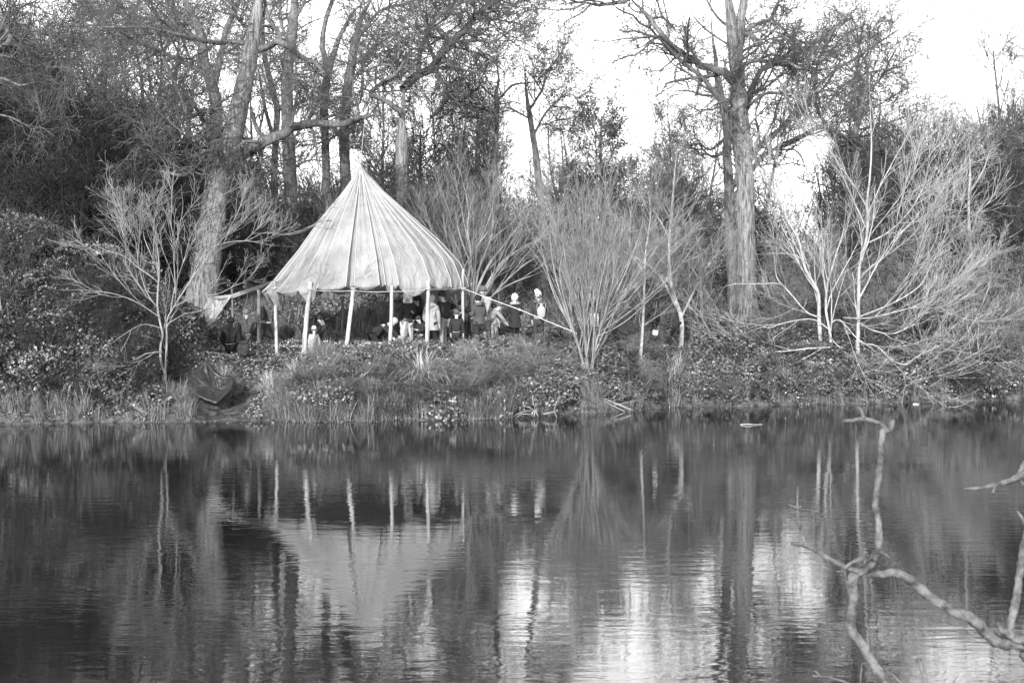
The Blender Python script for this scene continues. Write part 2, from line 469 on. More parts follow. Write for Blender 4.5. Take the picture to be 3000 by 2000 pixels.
oakA = traced_tree('oak_tree', 'big leaning oak trunk beside the tent with a heavy limb reaching over its peak', 'tree', 46.0,
    [([(596, 905), (596, 860), (603, 790), (613, 700), (628, 600), (645, 520), (664, 462), (682, 400), (697, 330), (714, 258), (728, 190), (741, 120), (752, 50), (764, -60), (770, -220)], 92, 30)],
    [([(690, 470, 40), (720, 447, 36), (765, 424, 34), (829, 391, 30), (876, 367, 28), (936, 361, 22), (1000, 366, 20), (1035, 352, 18), (1072, 341, 16), (1110, 338, 14), (1149, 334, 10)], 0, 0, 0, -.12),
     ([(660, 462), (628, 472), (595, 481), (565, 500), (536, 515), (500, 507), (468, 502), (425, 493)], 20, 6, 0, -.3),
     ([(655, 380), (630, 374), (604, 361), (583, 332), (568, 300), (553, 276), (545, 250)], 16, 7, 0, -.2),
     ([(731, 128), (680, 123), (629, 125), (574, 115), (530, 105), (489, 94), (425, 80), (340, 80), (255, 72), (183, 34)], 17, 4, 0, -.3),
     ([(748, 105), (725, 80), (702, 60), (680, 34), (650, 0), (620, -40)], 12, 6, 0, .3),
     ([(746, 149), (787, 136), (821, 123), (855, 145), (885, 170), (919, 183), (940, 205), (952, 235), (961, 262)], 22, 8, 0, -.2),
     ([(821, 123), (818, 94), (791, 68), (778, 21), (770, -30)], 14, 8, 0, .3),
     ([(600, 475), (587, 459), (562, 430), (557, 400), (544, 323), (527, 280), (510, 238), (480, 170), (468, 106), (447, 51), (430, -10)], 17, 6, -.6, -.1),
     ([(590, 330), (560, 345), (520, 362), (495, 370), (470, 340), (452, 300), (440, 275)], 12, 6, -.5, -.2),
     ([(640, 455), (600, 432), (540, 420), (480, 418), (420, 425), (380, 428)], 9, 3, -.5, -.2),
     ([(700, 400), (735, 415), (760, 425)], 12, 7, .3, .2),
     ([(700, 505), (740, 500), (770, 482), (800, 500), (850, 520)], 10, 4, .4, .2),
     ([(660, 560), (700, 545), (735, 508), (745, 505)], 16, 10, .6, .2)],
    (M['bark'], M['twig_dark'], M['bark_dark']), scaled(OAK, 1.4), flare=.35, limb_dy=2.2)

oakB = traced_tree('oak_tree', 'dark forked oak standing close behind the big leaning oak', 'tree', 51.0,
    [([(640, 900), (640, 760), (636, 600), (634, 451), (631, 383), (634, 323), (625, 264), (612, 221), (597, 179), (592, 128), (583, 85), (553, 25), (530, -50), (510, -160)], 46, 20),
     ([(626, 250), (636, 210), (646, 170), (663, 85), (689, 34), (702, -15), (720, -120)], 22, 12)],
    [([(602, 221), (566, 196), (523, 179), (468, 149), (417, 132), (366, 102), (332, 85), (290, 70)], 18, 4, 0, -.3),
     ([(590, 120), (550, 95), (520, 60), (505, 10), (490, -40)], 14, 7, 0, .3),
     ([(593, 150), (560, 105), (500, 70), (430, 55), (360, 40), (300, 40), (240, 20)], 15, 4, 0, .3),
     ([(585, 90), (540, 60), (480, 20), (440, -10)], 13, 6, 0, -.2),
     ([(610, 350), (580, 370), (545, 360), (480, 372), (400, 365)], 9, 3, -.5, -.2),
     ([(650, 160), (690, 140), (720, 100), (730, 60)], 9, 4, 0, .2)],
    (M['bark_dark'], M['twig_dark']), scaled(OAK, .9), flare=.3, limb_dy=2.0)

treeC = traced_tree('ash_tree', 'tall straight grey trunk rising just behind the peak of the tent', 'tree', 55.0,
    [([(862, 900), (862, 780), (858, 660), (852, 560), (846, 450), (842, 350), (840, 260), (846, 170), (856, 90), (862, 20), (868, -80), (872, -200)], 44, 26)],
    [([(850, 130), (830, 90), (822, 40), (818, -30)], 12, 7, 0, .3), ([(860, 60), (885, 20), (910, -40)], 12, 6, 0, .3),
     ([(842, 330), (800, 290), (775, 230), (760, 180)], 8, 4, 0, .3), ([(846, 420), (880, 380), (900, 330), (930, 290)], 8, 3, 0, -.3),
     ([(850, 520), (810, 500), (780, 520), (740, 515)], 8, 3, 0, -.3), ([(852, 500), (900, 470), (950, 470), (1000, 455)], 8, 3, 0, -.3)],
    (M['bark_mid'], M['twig_mid']), scaled(OAK, 1.0), flare=.3)

treeD = traced_tree('ash_tree', 'slim pair of dark stems between the leaning oak and the straight grey trunk', 'tree', 57.0,
    [([(812, 900), (806, 650), (804, 500), (812, 330), (808, 298), (791, 234), (776, 170), (770, 90), (775, 20), (772, -80)], 22, 12),
     ([(806, 420), (780, 330), (766, 260), (757, 200)], 12, 6)],
    [([(776, 170), (760, 120), (750, 60), (745, 0)], 8, 4, 0, .2), ([(800, 260), (830, 210), (850, 150)], 7, 3, 0, .2), ([(806, 350), (830, 300), (840, 240), (870, 200)], 7, 3, 0, .2)],
    (M['bark_dark'], M['twig_dark']), scaled(OAK, .45), flare=.2)

treeE = traced_tree('alder_tree', 'many stemmed tree whose trunks fork above the tent peak', 'tree', 56.0,
    [([(1016, 900), (1014, 600), (1008, 420), (1013, 332), (1018, 255), (1030, 191), (1038, 128), (1060, 51), (1085, 0), (1105, -80)], 34, 20),
     ([(960, 900), (955, 500), (950, 340), (953, 272), (961, 221), (974, 170), (990, 120), (1004, 92), (1040, 30), (1085, 2), (1150, -30)], 26, 10),
     ([(962, 230), (952, 170), (944, 128), (953, 64), (974, 0), (985, -60)], 18, 12)],
    [([(1038, 140), (1070, 80), (1120, 30), (1190, 10), (1260, -10)], 12, 6, 0, -.2), ([(1020, 250), (1060, 200), (1090, 150), (1120, 130)], 10, 5, 0, .2),
     ([(1060, 175), (1062, 240), (1058, 290), (1040, 330)], 10, 5, -.6, .2), ([(1010, 380), (980, 400), (940, 420), (900, 425)], 8, 3, 0, -.2),
     ([(1064, 180), (1080, 150), (1140, 110), (1180, 90)], 9, 3, -.4, -.2), ([(955, 330), (920, 280), (890, 260)], 7, 3, 0, .2)],
    (M['bark_mid'], M['twig_mid']), scaled(OAK, 1.4), flare=.2, leaves=260)

treeF = traced_tree('oak_tree', 'wide spreading oak behind the tent with limbs sweeping up and dead leaves hanging', 'tree', 53.0,
    [([(1190, 900), (1180, 640), (1176, 480), (1178, 360), (1181, 300), (1183, 262)], 42, 28)],
    [([(1181, 262), (1221, 221), (1264, 196), (1289, 162), (1319, 123), (1362, 85), (1391, 47), (1425, 25), (1464, -8), (1500, -60)], 26, 10, 0, .15),
     ([(1225, 215), (1232, 149), (1251, 102), (1276, 55), (1323, 17), (1350, -20), (1380, -70)], 16, 8, 0, .15),
     ([(1264, 196), (1319, 202), (1362, 208), (1413, 213), (1450, 220)], 11, 4, 0, -.3),
     ([(1176, 330), (1120, 290), (1085, 276), (1106, 251), (1162, 217), (1183, 183), (1204, 153), (1240, 120)], 16, 7, -.5, .1),
     ([(1160, 215), (1140, 190), (1100, 195), (1060, 215), (1040, 220)], 9, 4, -.6, -.2),
     ([(1165, 175), (1170, 130), (1150, 100), (1110, 90)], 8, 4, -.6, -.2),
     ([(1251, 105), (1290, 112), (1320, 118)], 9, 6, 0, .2),
     ([(1319, 123), (1400, 118), (1440, 125), (1480, 100), (1530, 60)], 9, 4, 0, -.2),
     ([(1391, 47), (1450, 60), (1500, 20), (1540, -20)], 8, 4, 0, .2),
     ([(1340, 110), (1380, 90), (1430, 85), (1475, 60)], 8, 3, 0, .2),
     ([(1400, 40), (1385, 0), (1380, -40)], 9, 5, 0, .2)],
    (M['bark'], M['twig_dark'], M['bark_dark']), scaled(OAK, 1.7), flare=.3, leaves=500, limb_dy=2.0)

treeG = traced_tree('ash_tree', 'slender twin stemmed tree whose twigs end at the open sky gap', 'tree', 60.0,
    [([(1440, 900), (1445, 640), (1452, 420), (1455, 306), (1453, 272), (1461, 234), (1455, 183), (1464, 153), (1490, 120)], 20, 7),
     ([(1600, 900), (1585, 600), (1565, 420), (1549, 323), (1540, 255), (1538, 213), (1532, 179), (1525, 150)], 22, 7)],
    [([(1264, 345), (1298, 306), (1332, 264), (1350, 230), (1380, 200)], 12, 5, -2, .1), ([(1549, 323), (1590, 260), (1600, 210), (1630, 180)], 9, 4, 0, .2),
     ([(1455, 300), (1500, 250), (1530, 245), (1580, 240)], 8, 3, 0, .2), ([(1452, 290), (1410, 250), (1400, 220)], 7, 3, 0, .2),
     ([(1560, 400), (1600, 330), (1640, 290), (1690, 250)], 8, 3, 0, .2), ([(1455, 330), (1380, 310), (1320, 290), (1270, 270)], 8, 3, 0, .2),
     ([(1452, 360), (1390, 345), (1330, 335)], 6, 3, 0, .2), ([(1555, 350), (1500, 320), (1470, 310)], 6, 3, 0, .2)],
    (M['bark_mid'], M['twig_mid']), scaled(OAK, 1.2), flare=.2, leaves=900)

oakR = traced_tree('oak_tree', 'tallest oak, thick furrowed trunk standing alone over the pale willow shrubs', 'tree', 50.0,
    [([(2196, 955, 74), (2190, 900, 64), (2187, 800, 58), (2185, 700, 56), (2184, 620, 54), (2181, 520, 52), (2176, 430, 52), (2170, 340, 50), (2164, 270, 44), (2158, 205, 40), (2150, 130, 38), (2140, 50, 40), (2132, -40, 36), (2126, -180, 28)], 0, 0),
     ([(2160, 215), (2163, 160), (2170, 98), (2172, 43), (2180, 0), (2190, -70), (2200, -170)], 30, 20)],
    [([(2150, 240), (2130, 222), (2115, 208), (2085, 200), (2055, 193), (2030, 174), (2000, 158), (1961, 128), (1936, 98), (1906, 60), (1876, 25), (1846, -4), (1820, -40)], 28, 10, 0, -.1),
     ([(2160, 345), (2128, 323), (2106, 289), (2077, 251), (2047, 217), (2021, 200), (1978, 162), (1936, 119), (1893, 102)], 18, 8, -.4, -.15),
     ([(2168, 200), (2200, 179), (2238, 179), (2272, 183), (2306, 181), (2332, 196), (2362, 206), (2400, 205), (2447, 200)], 15, 6, -.3, -.1),
     ([(2168, 222), (2157, 213), (2160, 195), (2162, 183), (2172, 170), (2178, 178)], 14, 10, -.4, 0),
     ([(2180, 315), (2205, 300), (2238, 276), (2276, 272), (2323, 268), (2374, 270), (2447, 259), (2519, 247)], 12, 5, 0, -.1),
     ([(2178, 98), (2204, 106), (2230, 125)], 14, 12, -.4, 0),
     ([(2178, 92), (2200, 82), (2221, 70), (2255, 60), (2272, 34), (2281, 0), (2290, -50)], 13, 6, -.3, .1),
     ([(2176, 150), (2210, 130), (2238, 115), (2262, 95), (2268, 85)], 8, 4, -.4, 0),
     ([(2262, 58), (2300, 90), (2320, 120), (2350, 140), (2380, 150)], 8, 4, -.2, 0),
     ([(2180, 390), (2210, 350), (2250, 310), (2300, 290)], 7, 3, -.3, 0),
     ([(2150, 90), (2110, 60), (2080, 20), (2060, -30)], 10, 5, .4, .1),
     ([(2155, 140), (2100, 110), (2050, 70), (2010, 20)], 8, 4, .4, .1),
     ([(2140, -60), (2020, -90), (1920, -70), (1860, -20), (1830, 4), (1787, 12), (1749, 15), (1715, 9), (1663, 6), (1620, -8)], 18, 6, 0, -.1),
     ([(1730, 12), (1705, 38), (1670, 55), (1640, 75)], 6, 3, -.9, 0), ([(1715, 9), (1680, 25), (1630, 30), (1590, 25)], 6, 3, -.9, 0),
     ([(1690, 8), (1650, -5), (1600, 5), (1560, 0)], 6, 3, -.9, 0)],
    (M['bark'], M['twig_dark'], M['bark_dark']), scaled(OAK, 1.6), flare=.35, leaves=420, limb_dy=2.0, k=18)

oakS = traced_tree('oak_tree', 'dark oak trunk hidden directly behind the tallest oak', 'tree', 55.0,
    [([(2150, 900), (2142, 700), (2136, 560), (2132, 468), (2128, 362), (2111, 276), (2100, 220), (2095, 160), (2085, 80), (2082, -30)], 36, 8)],
    [([(2138, 560), (2190, 480), (2235, 420), (2289, 375), (2319, 336), (2362, 306), (2400, 290), (2440, 260)], 20, 7, 0, .1), ([(2136, 600), (2180, 530), (2230, 465), (2281, 430), (2330, 408), (2383, 380)], 16, 7, 0, .1),
     ([(2180, 330), (2196, 289), (2213, 238), (2238, 200), (2272, 175), (2310, 165), (2340, 157)], 18, 9, 0, .1),
     ([(2128, 400), (2080, 440), (2050, 420), (2000, 430)], 9, 4, 0, .2), ([(2128, 440), (2090, 460), (2060, 440), (2040, 400)], 12, 4, 0, .2),
     ([(2340, 157), (2400, 120), (2450, 80), (2490, 30)], 9, 4, 0, .2), ([(2300, 168), (2330, 110), (2350, 50)], 8, 4, 0, .2),
     ([(2110, 280), (2060, 280), (2010, 265), (1960, 270)], 8, 3, 0, .2)],
    (M['bark_dark'], M['twig_dark']), scaled(OAK, .9), flare=.3, leaves=200)

oakT = traced_tree('oak_tree', 'far oak with a low limb arching sideways behind the willow tops', 'tree', 62.0,
    [([(2540, 900), (2525, 600), (2505, 420), (2515, 349), (2527, 298), (2540, 240), (2545, 180), (2560, 120)], 26, 10)],
    [([(2500, 440), (2440, 400), (2400, 330), (2385, 281), (2385, 238), (2372, 190), (2353, 153)], 12, 6, 0, .1),
     ([(2525, 560), (2500, 480), (2489, 408)], 12, 12, 0, 0),
     ([(2281, 430), (2340, 404), (2383, 378), (2425, 376), (2489, 408), (2553, 434), (2617, 459), (2680, 460), (2760, 450)], 16, 9, 0, 0),
     ([(2515, 349), (2470, 290), (2430, 260), (2390, 240)], 9, 4, 0, .2), ([(2530, 280), (2580, 230), (2610, 170), (2640, 120)], 8, 4, 0, .2),
     ([(2520, 330), (2570, 310), (2620, 280), (2660, 260)], 7, 3, 0, .2), ([(2383, 281), (2420, 250), (2450, 200), (2480, 150)], 8, 4, 0, .2),
     ([(2545, 200), (2520, 150), (2510, 90), (2490, 40)], 8, 3, 0, .2), ([(2400, 250), (2447, 205), (2510, 170), (2553, 140), (2617, 98), (2690, 45)], 9, 3, 0, .1), ([(2510, 340), (2505, 255), (2515, 170), (2527, 77), (2549, 25)], 9, 3, 0, .1),
     ([(2430, 300), (2470, 250), (2540, 215), (2620, 200), (2680, 190)], 8, 3, 0, .1), ([(2385, 240), (2400, 170), (2440, 100), (2460, 40)], 8, 3, 0, .1), ([(2520, 380), (2600, 360), (2680, 330), (2740, 300)], 8, 3, 0, .1), ([(2540, 240), (2490, 200), (2450, 160)], 7, 3, 0, .2)],
    (M['bark_dark'], M['twig_dark']), scaled(OAK, 1.9), flare=.2, leaves=350)

edge = traced_tree('oak_tree', 'gnarled oak whose contorted bough enters from outside the picture', 'tree', 43.0,
    [([(-260, 1000), (-250, 700), (-220, 400), (-160, 220), (-80, 160)], 60, 26)],
    [([(-100, 170), (-50, 150), (0, 140), (25, 125), (31, 104), (22, 88), (18, 62), (5, 30), (-10, -20)], 20, 9, 0, 0),
     ([(22, 70), (45, 85), (70, 97), (110, 88), (150, 100), (190, 130), (220, 170)], 8, 3, 0, 0),
     ([(18, 62), (50, 30), (90, 10), (130, -10)], 7, 3, 0, 0), ([(-150, 220), (-80, 240), (0, 230), (60, 250), (120, 240), (180, 270)], 12, 4, 0, 0),
     ([(-150, 240), (-60, 330), (20, 340), (100, 380)], 12, 4, 0, 0)],
    (M['bark_dark'], M['twig_dark']), scaled(OAK, .7), flare=.2)

# ---- pale willows and saplings
WIL = [dict(src='all', n=46, length=(1.6, 4.2), ang=(10, 38), N=9, wig=.07, trop=.07, rr=.6, rmin=.009, tip=.35, t0=.05, t1=.85, k=5, fall=.45),
       dict(n=330, length=(.8, 2.2), ang=(10, 42), N=7, wig=.10, trop=.06, rr=.5, rmin=.006, tip=.4, k=4),
       dict(n=1500, length=(.35, 1.1), ang=(12, 50), N=5, wig=.13, trop=.03, rr=.6, rmin=.0042, k=3),
       dict(n=1500, length=(.15, .5), ang=(15, 55), N=4, wig=.15, trop=.02, rr=.6, rmin=.0035, k=3)]
FAN = [dict(src='trunks', n=34, length=(2.6, 5.6), ang=(8, 42), N=10, wig=.075, trop=.045, rr=.5, rmin=.008, tip=.3, t0=.03, t1=.45, k=5, fall=.2),
       dict(n=330, length=(.8, 2.2), ang=(10, 40), N=7, wig=.07, trop=.05, rr=.5, rmin=.006, tip=.4, k=4),
       dict(n=1500, length=(.3, 1.0), ang=(12, 50), N=4, wig=.14, trop=.03, rr=.6, rmin=.0042, k=3)]
willow = traced_tree('willow_tree', 'largest pale willow, many bare stems fanning out over the water edge beside the tallest oak', 'tree', 44.0,
    [([(2500, 1175, 46), (2493, 1110, 36), (2459, 1068, 26), (2438, 1025, 18), (2430, 966, 13), (2419, 898, 11), (2425, 830, 10), (2430, 813, 10), (2451, 740, 8), (2470, 680, 6), (2480, 600, 5)], 0, 0),
     ([(2506, 1130, 34), (2519, 1068, 24), (2513, 1025, 19), (2515, 940, 17), (2517, 791, 15), (2527, 749, 14), (2540, 685, 13), (2542, 621, 12), (2540, 595, 11), (2549, 510, 9), (2553, 425, 8), (2549, 298, 6), (2547, 220, 4)], 0, 0),
     ([(2440, 1060, 20), (2408, 1017, 20), (2400, 940, 19), (2396, 855, 16), (2361, 791, 13), (2340, 706, 11), (2306, 642, 8), (2289, 600, 7), (2270, 540, 5)], 0, 0, .3)],
    [([(2536, 667), (2510, 608), (2481, 544), (2455, 481), (2421, 425), (2400, 380)], 8, 4, 0, -.1),
     ([(2527, 804), (2560, 775), (2595, 749), (2630, 694), (2680, 642), (2697, 617), (2730, 600)], 8, 4, 0, -.1),
     ([(2530, 719), (2595, 685), (2655, 630), (2700, 560), (2725, 480)], 8, 4, 0, -.1),
     ([(2550, 690), (2566, 667), (2617, 604), (2655, 549), (2680, 502), (2705, 420)], 7, 3, 0, -.1),
     ([(2519, 945), (2553, 966), (2604, 978), (2638, 970), (2689, 940), (2723, 898)], 10, 4, -.4, -.1),
     ([(2525, 1008), (2566, 1012), (2604, 1046), (2646, 1068), (2697, 1038), (2765, 1004), (2800, 960)], 8, 4, -.6, -.1),
     ([(2430, 1017), (2361, 1021), (2298, 1029), (2213, 1034), (2140, 1034), (2064, 991)], 8, 3, -.6, -.1),
     ([(2430, 983), (2442, 1000), (2468, 1025), (2502, 1051), (2540, 1064)], 7, 3, -.7, 0),
     ([(2434, 949), (2447, 937), (2460, 936), (2489, 966), (2519, 1000), (2560, 1020)], 8, 4, -.7, 0),
     ([(2510, 930), (2574, 906), (2638, 876), (2698, 834), (2731, 770), (2765, 710), (2799, 655), (2817, 600)], 8, 3, -.3, 0),
     ([(2405, 930), (2365, 915), (2315, 859), (2276, 813), (2268, 749), (2245, 700)], 8, 3, -.4, 0),
     ([(2300, 840), (2276, 830), (2213, 832), (2149, 832), (2100, 850)], 6, 2.5, -.6, 0),
     ([(2370, 780), (2353, 762), (2319, 745), (2234, 742)], 6, 2.5, -.4, 0),
     ([(2430, 966), (2380, 935), (2300, 945), (2250, 960), (2200, 945)], 6, 3, -.8, 0),
     ([(2400, 1040), (2330, 1080), (2250, 1100), (2170, 1090), (2120, 1040)], 6, 3, -.8, 0),
     ([(2470, 930), (2530, 932), (2600, 920), (2680, 900), (2760, 905), (2830, 900)], 6, 3, -.7, 0),
     ([(2510, 1110), (2470, 1150), (2390, 1160), (2378, 1183)], 6, 3, -.9, 0),
     ([(2515, 1130), (2560, 1140), (2620, 1120), (2700, 1150), (2720, 1165)], 5, 3, -.9, 0)],
    (M['twig_pale'], M['twig_pale']), scaled(WIL, 2.4), clear=(2163, 2212, 520, 930), flare=.1, limb_dy=1.2, wob=.1, k=10, rough=.03, wf=.62)

willowM = traced_tree('willow_tree', 'pale multi stemmed willow beside the tent guy rope, stems spreading like a fan', 'tree', 39.3,
    [([(1718, 1130, 20), (1705, 1050, 15), (1690, 1000, 12), (1668, 950, 10), (1640, 890, 8), (1612, 820, 6), (1592, 750, 5), (1578, 680, 4)], 0, 0),
     ([(1724, 1120, 18), (1717, 1020, 13), (1712, 940, 11), (1705, 850, 8), (1690, 760, 7), (1670, 660, 5), (1660, 580, 4)], 0, 0),
     ([(1732, 1120, 18), (1742, 1020, 13), (1770, 940, 10), (1800, 870, 8), (1840, 780, 6), (1870, 700, 5), (1890, 620, 4)], 0, 0)],
    [([(1712, 960), (1730, 850), (1750, 740), (1770, 640), (1790, 550)], 8, 3, 0, 0), ([(1690, 1000), (1655, 900), (1625, 800), (1610, 700), (1590, 620)], 8, 3, 0, -.1),
     ([(1745, 1010), (1748, 900), (1740, 780), (1735, 660), (1725, 570)], 9, 3, .2, 0), ([(1700, 1030), (1660, 900), (1640, 800), (1655, 690), (1640, 590)], 7, 3, -.2, 0), ([(1700, 1000), (1735, 900), (1765, 800), (1800, 700), (1812, 610)], 7, 3, .1, 0), ([(1725, 1040), (1722, 900), (1715, 780), (1700, 650), (1705, 550)], 8, 3, .2, 0),
     ([(1668, 950), (1630, 880), (1600, 800), (1560, 730)], 7, 3, -.1, 0), ([(1800, 870), (1850, 830), (1900, 760), (1940, 690)], 6, 3, .2, 0),
     ([(1750, 985), (1820, 950), (1880, 900), (1930, 850)], 6, 3, -.4, 0), ([(1716, 1000), (1690, 880), (1650, 760), (1625, 650), (1600, 560)], 8, 3, 0, 0),
     ([(1770, 940), (1800, 800), (1820, 690), (1835, 600)], 7, 3, 0, 0), ([(1780, 920), (1830, 880), (1840, 900), (1870, 905)], 5, 3, -.4, 0)],
    (M['twig_pale_grey'], M['twig_pale_grey']), scaled(FAN, 1.25), clear=(1440, 1612, 830, 1030), flare=.1, limb_dy=1.0, k=10, rough=.03, wf=.62)

willowL = traced_tree('willow_tree', 'small pale tree with a peeled trunk on the bank beside the dark crumpled tarpaulin', 'tree', 36.2,
    [([(481, 1204, 17), (482, 1153, 18), (484, 1098, 17), (473, 1068, 13), (470, 1017, 12), (477, 983, 11), (468, 940, 10), (461, 889, 10), (466, 804, 8), (464, 749, 7), (455, 690, 5), (450, 630, 4)], 0, 0),
     ([(484, 1090, 12), (489, 1004, 9), (489, 940, 8), (510, 898, 8), (553, 830, 7), (596, 770, 6), (638, 715, 5), (690, 660, 4), (720, 620, 3)], 0, 0)],
    [([(464, 830), (436, 805), (404, 783), (362, 749), (298, 728), (250, 690)], 7, 3, -.3, 0), ([(461, 900), (434, 864), (408, 787), (396, 698), (362, 643), (340, 590)], 6, 3, 0, 0),
     ([(513, 860), (512, 800), (510, 749), (527, 664), (536, 600), (530, 540)], 6, 3, 0, 0), ([(500, 910), (513, 838), (540, 760), (560, 690), (600, 620), (640, 590)], 6, 3, 0, 0),
     ([(560, 820), (600, 740), (660, 712), (723, 706), (787, 717), (863, 723)], 5, 3, -.3, 0), ([(700, 710), (731, 702), (778, 681), (850, 688), (923, 664)], 5, 2.5, -.4, 0),
     ([(470, 930), (400, 885), (330, 860), (250, 850), (160, 850)], 6, 2.5, -.5, 0), ([(468, 960), (420, 950), (370, 975), (320, 1010)], 5, 2.5, -.5, 0),
     ([(489, 950), (540, 920), (560, 915), (600, 905), (640, 870)], 5, 2.5, -.5, 0), ([(461, 860), (420, 850), (390, 810), (350, 800)], 5, 2.5, 0, 0),
     ([(500, 905), (570, 870), (640, 860), (700, 830)], 5, 2.5, -.4, 0), ([(475, 1030), (430, 1035), (380, 1060), (340, 1070)], 5, 2.5, -.4, 0),
     ([(466, 800), (440, 740), (420, 680), (430, 610)], 5, 2.5, 0, 0)],
    (M['twig_pale_grey'], M['twig_pale_grey']), scaled(WIL, 1.1, .6), flare=.15, limb_dy=1.0, k=10, rough=.03, wf=.6)

SAP = [dict(src='all', n=40, length=(.6, 1.6), ang=(20, 55), N=6, wig=.12, trop=.06, rr=.55, rmin=.007, t0=.25, k=4),
       dict(n=160, length=(.4, 1.0), ang=(20, 50), N=5, wig=.12, trop=.04, rr=.6, rmin=.005, k=3),
       dict(n=500, length=(.2, .6), ang=(20, 50), N=4, wig=.12, trop=.03, rr=.7, rmin=.004, k=3)]
traced_tree('young_tree', 'slim pale sapling rising beside the small white card on the bank', 'tree', 41.0,
    [([(1876, 1060), (1883, 962), (1887, 855), (1889, 791), (1893, 728), (1905, 640), (1900, 560)], 9, 4)], [([(1887, 800), (1860, 760), (1820, 730), (1790, 715)], 4, 2)], (M['twig_pale'], M['twig_pale_grey']), SAP, flare=.1)
traced_tree('young_tree', 'pale young tree with a fork, standing between the fan shaped willow and the tallest oak', 'tree', 43.0,
    [([(1995, 1040), (1997, 940), (1974, 864), (1961, 791), (1961, 706), (1970, 600), (1975, 520), (1985, 430)], 14, 4)],
    [([(1991, 919), (1936, 813), (1876, 762), (1787, 723), (1740, 705)], 8, 3), ([(1962, 700), (1930, 640), (1900, 600)], 5, 3), ([(1996, 930), (2030, 860), (2060, 800), (2110, 730)], 7, 3)],
    (M['twig_pale'], M['twig_pale_grey']), scaled(SAP, 1.8), flare=.1)
traced_tree('young_tree', 'slender pale tree with a high fork on the far side of the largest willow', 'tree', 47.0,
    [([(2857, 970), (2851, 855), (2849, 791), (2842, 706), (2838, 642), (2838, 595), (2842, 510), (2840, 440), (2838, 383)], 13, 4)],
    [([(2849, 800), (2817, 753), (2787, 698), (2770, 640)], 6, 3), ([(2850, 820), (2890, 760), (2900, 700)], 5, 3), ([(2840, 620), (2800, 560), (2790, 500)], 5, 3), ([(2842, 560), (2880, 500), (2900, 440)], 5, 3)],
    (M['twig_pale'], M['twig_pale_grey']), scaled(SAP, 1.8), flare=.1)
traced_tree('young_tree', 'thin leaning sapling at the outermost end of the bramble bank', 'tree', 36.2,
    [([(94, 1217), (77, 1110), (38, 1025), (8, 930), (0, 876), (-10, 800)], 7, 3)], [([(94, 1217), (45, 1165), (0, 1127), (-60, 1090)], 5, 4), ([(20, 980), (50, 920), (30, 860)], 3, 2)],
    (M['twig_pale_grey'], M['twig_mid']), scaled(SAP, .4), flare=0)
traced_tree('hazel_shrub', 'cluster of leaning hazel stems sweeping up from behind the tent corner', 'shrub', 47.5,
    [([(1380, 930), (1390, 870), (1430, 780), (1490, 700), (1560, 610)], 12, 4), ([(1400, 930), (1420, 850), (1470, 770), (1540, 720), (1600, 690)], 11, 4),
     ([(1370, 930), (1365, 850), (1380, 760), (1370, 660), (1390, 560)], 11, 4), ([(1350, 930), (1330, 850), (1310, 760), (1260, 650)], 10, 4)],
    [([(1395, 920), (1440, 820), (1500, 740), (1540, 670)], 9, 3), ([(1385, 920), (1400, 800), (1440, 690), (1450, 580)], 9, 3), ([(1375, 920), (1385, 800), (1350, 700), (1330, 600)], 8, 3),
     ([(1410, 930), (1450, 860), (1530, 780), (1600, 740)], 9, 3), ([(1340, 930), (1345, 820), (1400, 720), (1460, 640)], 9, 3), ([(1420, 925), (1440, 870), (1500, 830), (1580, 800)], 8, 3)],
    (M['twig_pale_grey'], M['twig_pale_grey']), scaled(WIL, .9), flare=0)

# ------------------------------------------------------------------ prototype shrubs and trees shared by the far wood
def proto_shrub(h, spread, mat, seed, dense=1.0, name='scrub_bush'):
    n0 = int(10 * dense)
    a = rng.uniform(0, 2 * math.pi, n0); tilt = rng.uniform(.05, spread, n0)
    P0 = np.zeros((n0, 8, 3)); P0[:, 0, :2] = rng.normal(0, .25, (n0, 2))
    d = np.stack([np.cos(a) * tilt, np.sin(a) * tilt, np.ones(n0)], 1); d /= np.linalg.norm(d, axis=1, keepdims=True)
    st = rng.uniform(.6, 1, n0)[:, None] * h / 7
    for i in range(1, 8):
        P0[:, i] = P0[:, i - 1] + d * st
        d = d + rng.normal(0, .13, d.shape); d[:, 2] += .04; d /= np.linalg.norm(d, axis=1, keepdims=True)
    R0 = np.linspace(.035, .010, 8)[None] * rng.uniform(.6, 1.2, (n0, 1))
    gg = Geo(); gg.tube(P0, R0, 4)
    P1, R1 = grow(P0, R0, int(90 * dense), (h * .16, h * .36), (20, 60), 6, .2, .02, t0=.12, rr=.6, rmin=.008); gg.tube(P1, R1, 3)
    P2, R2 = grow(P1, R1, int(650 * dense), (h * .08, h * .2), (20, 70), 5, .25, .0, t0=.1, rr=.65, rmin=.006); gg.tube(P2, R2, 3)
    P3, R3 = grow(P2, R2, int(2300 * dense), (h * .03, h * .1), (20, 75), 3, .3, 0, t0=.1, rr=.7, rmin=.005); gg.tube(P3, R3, 3)
    return gg.build(name, mat, 'proto')

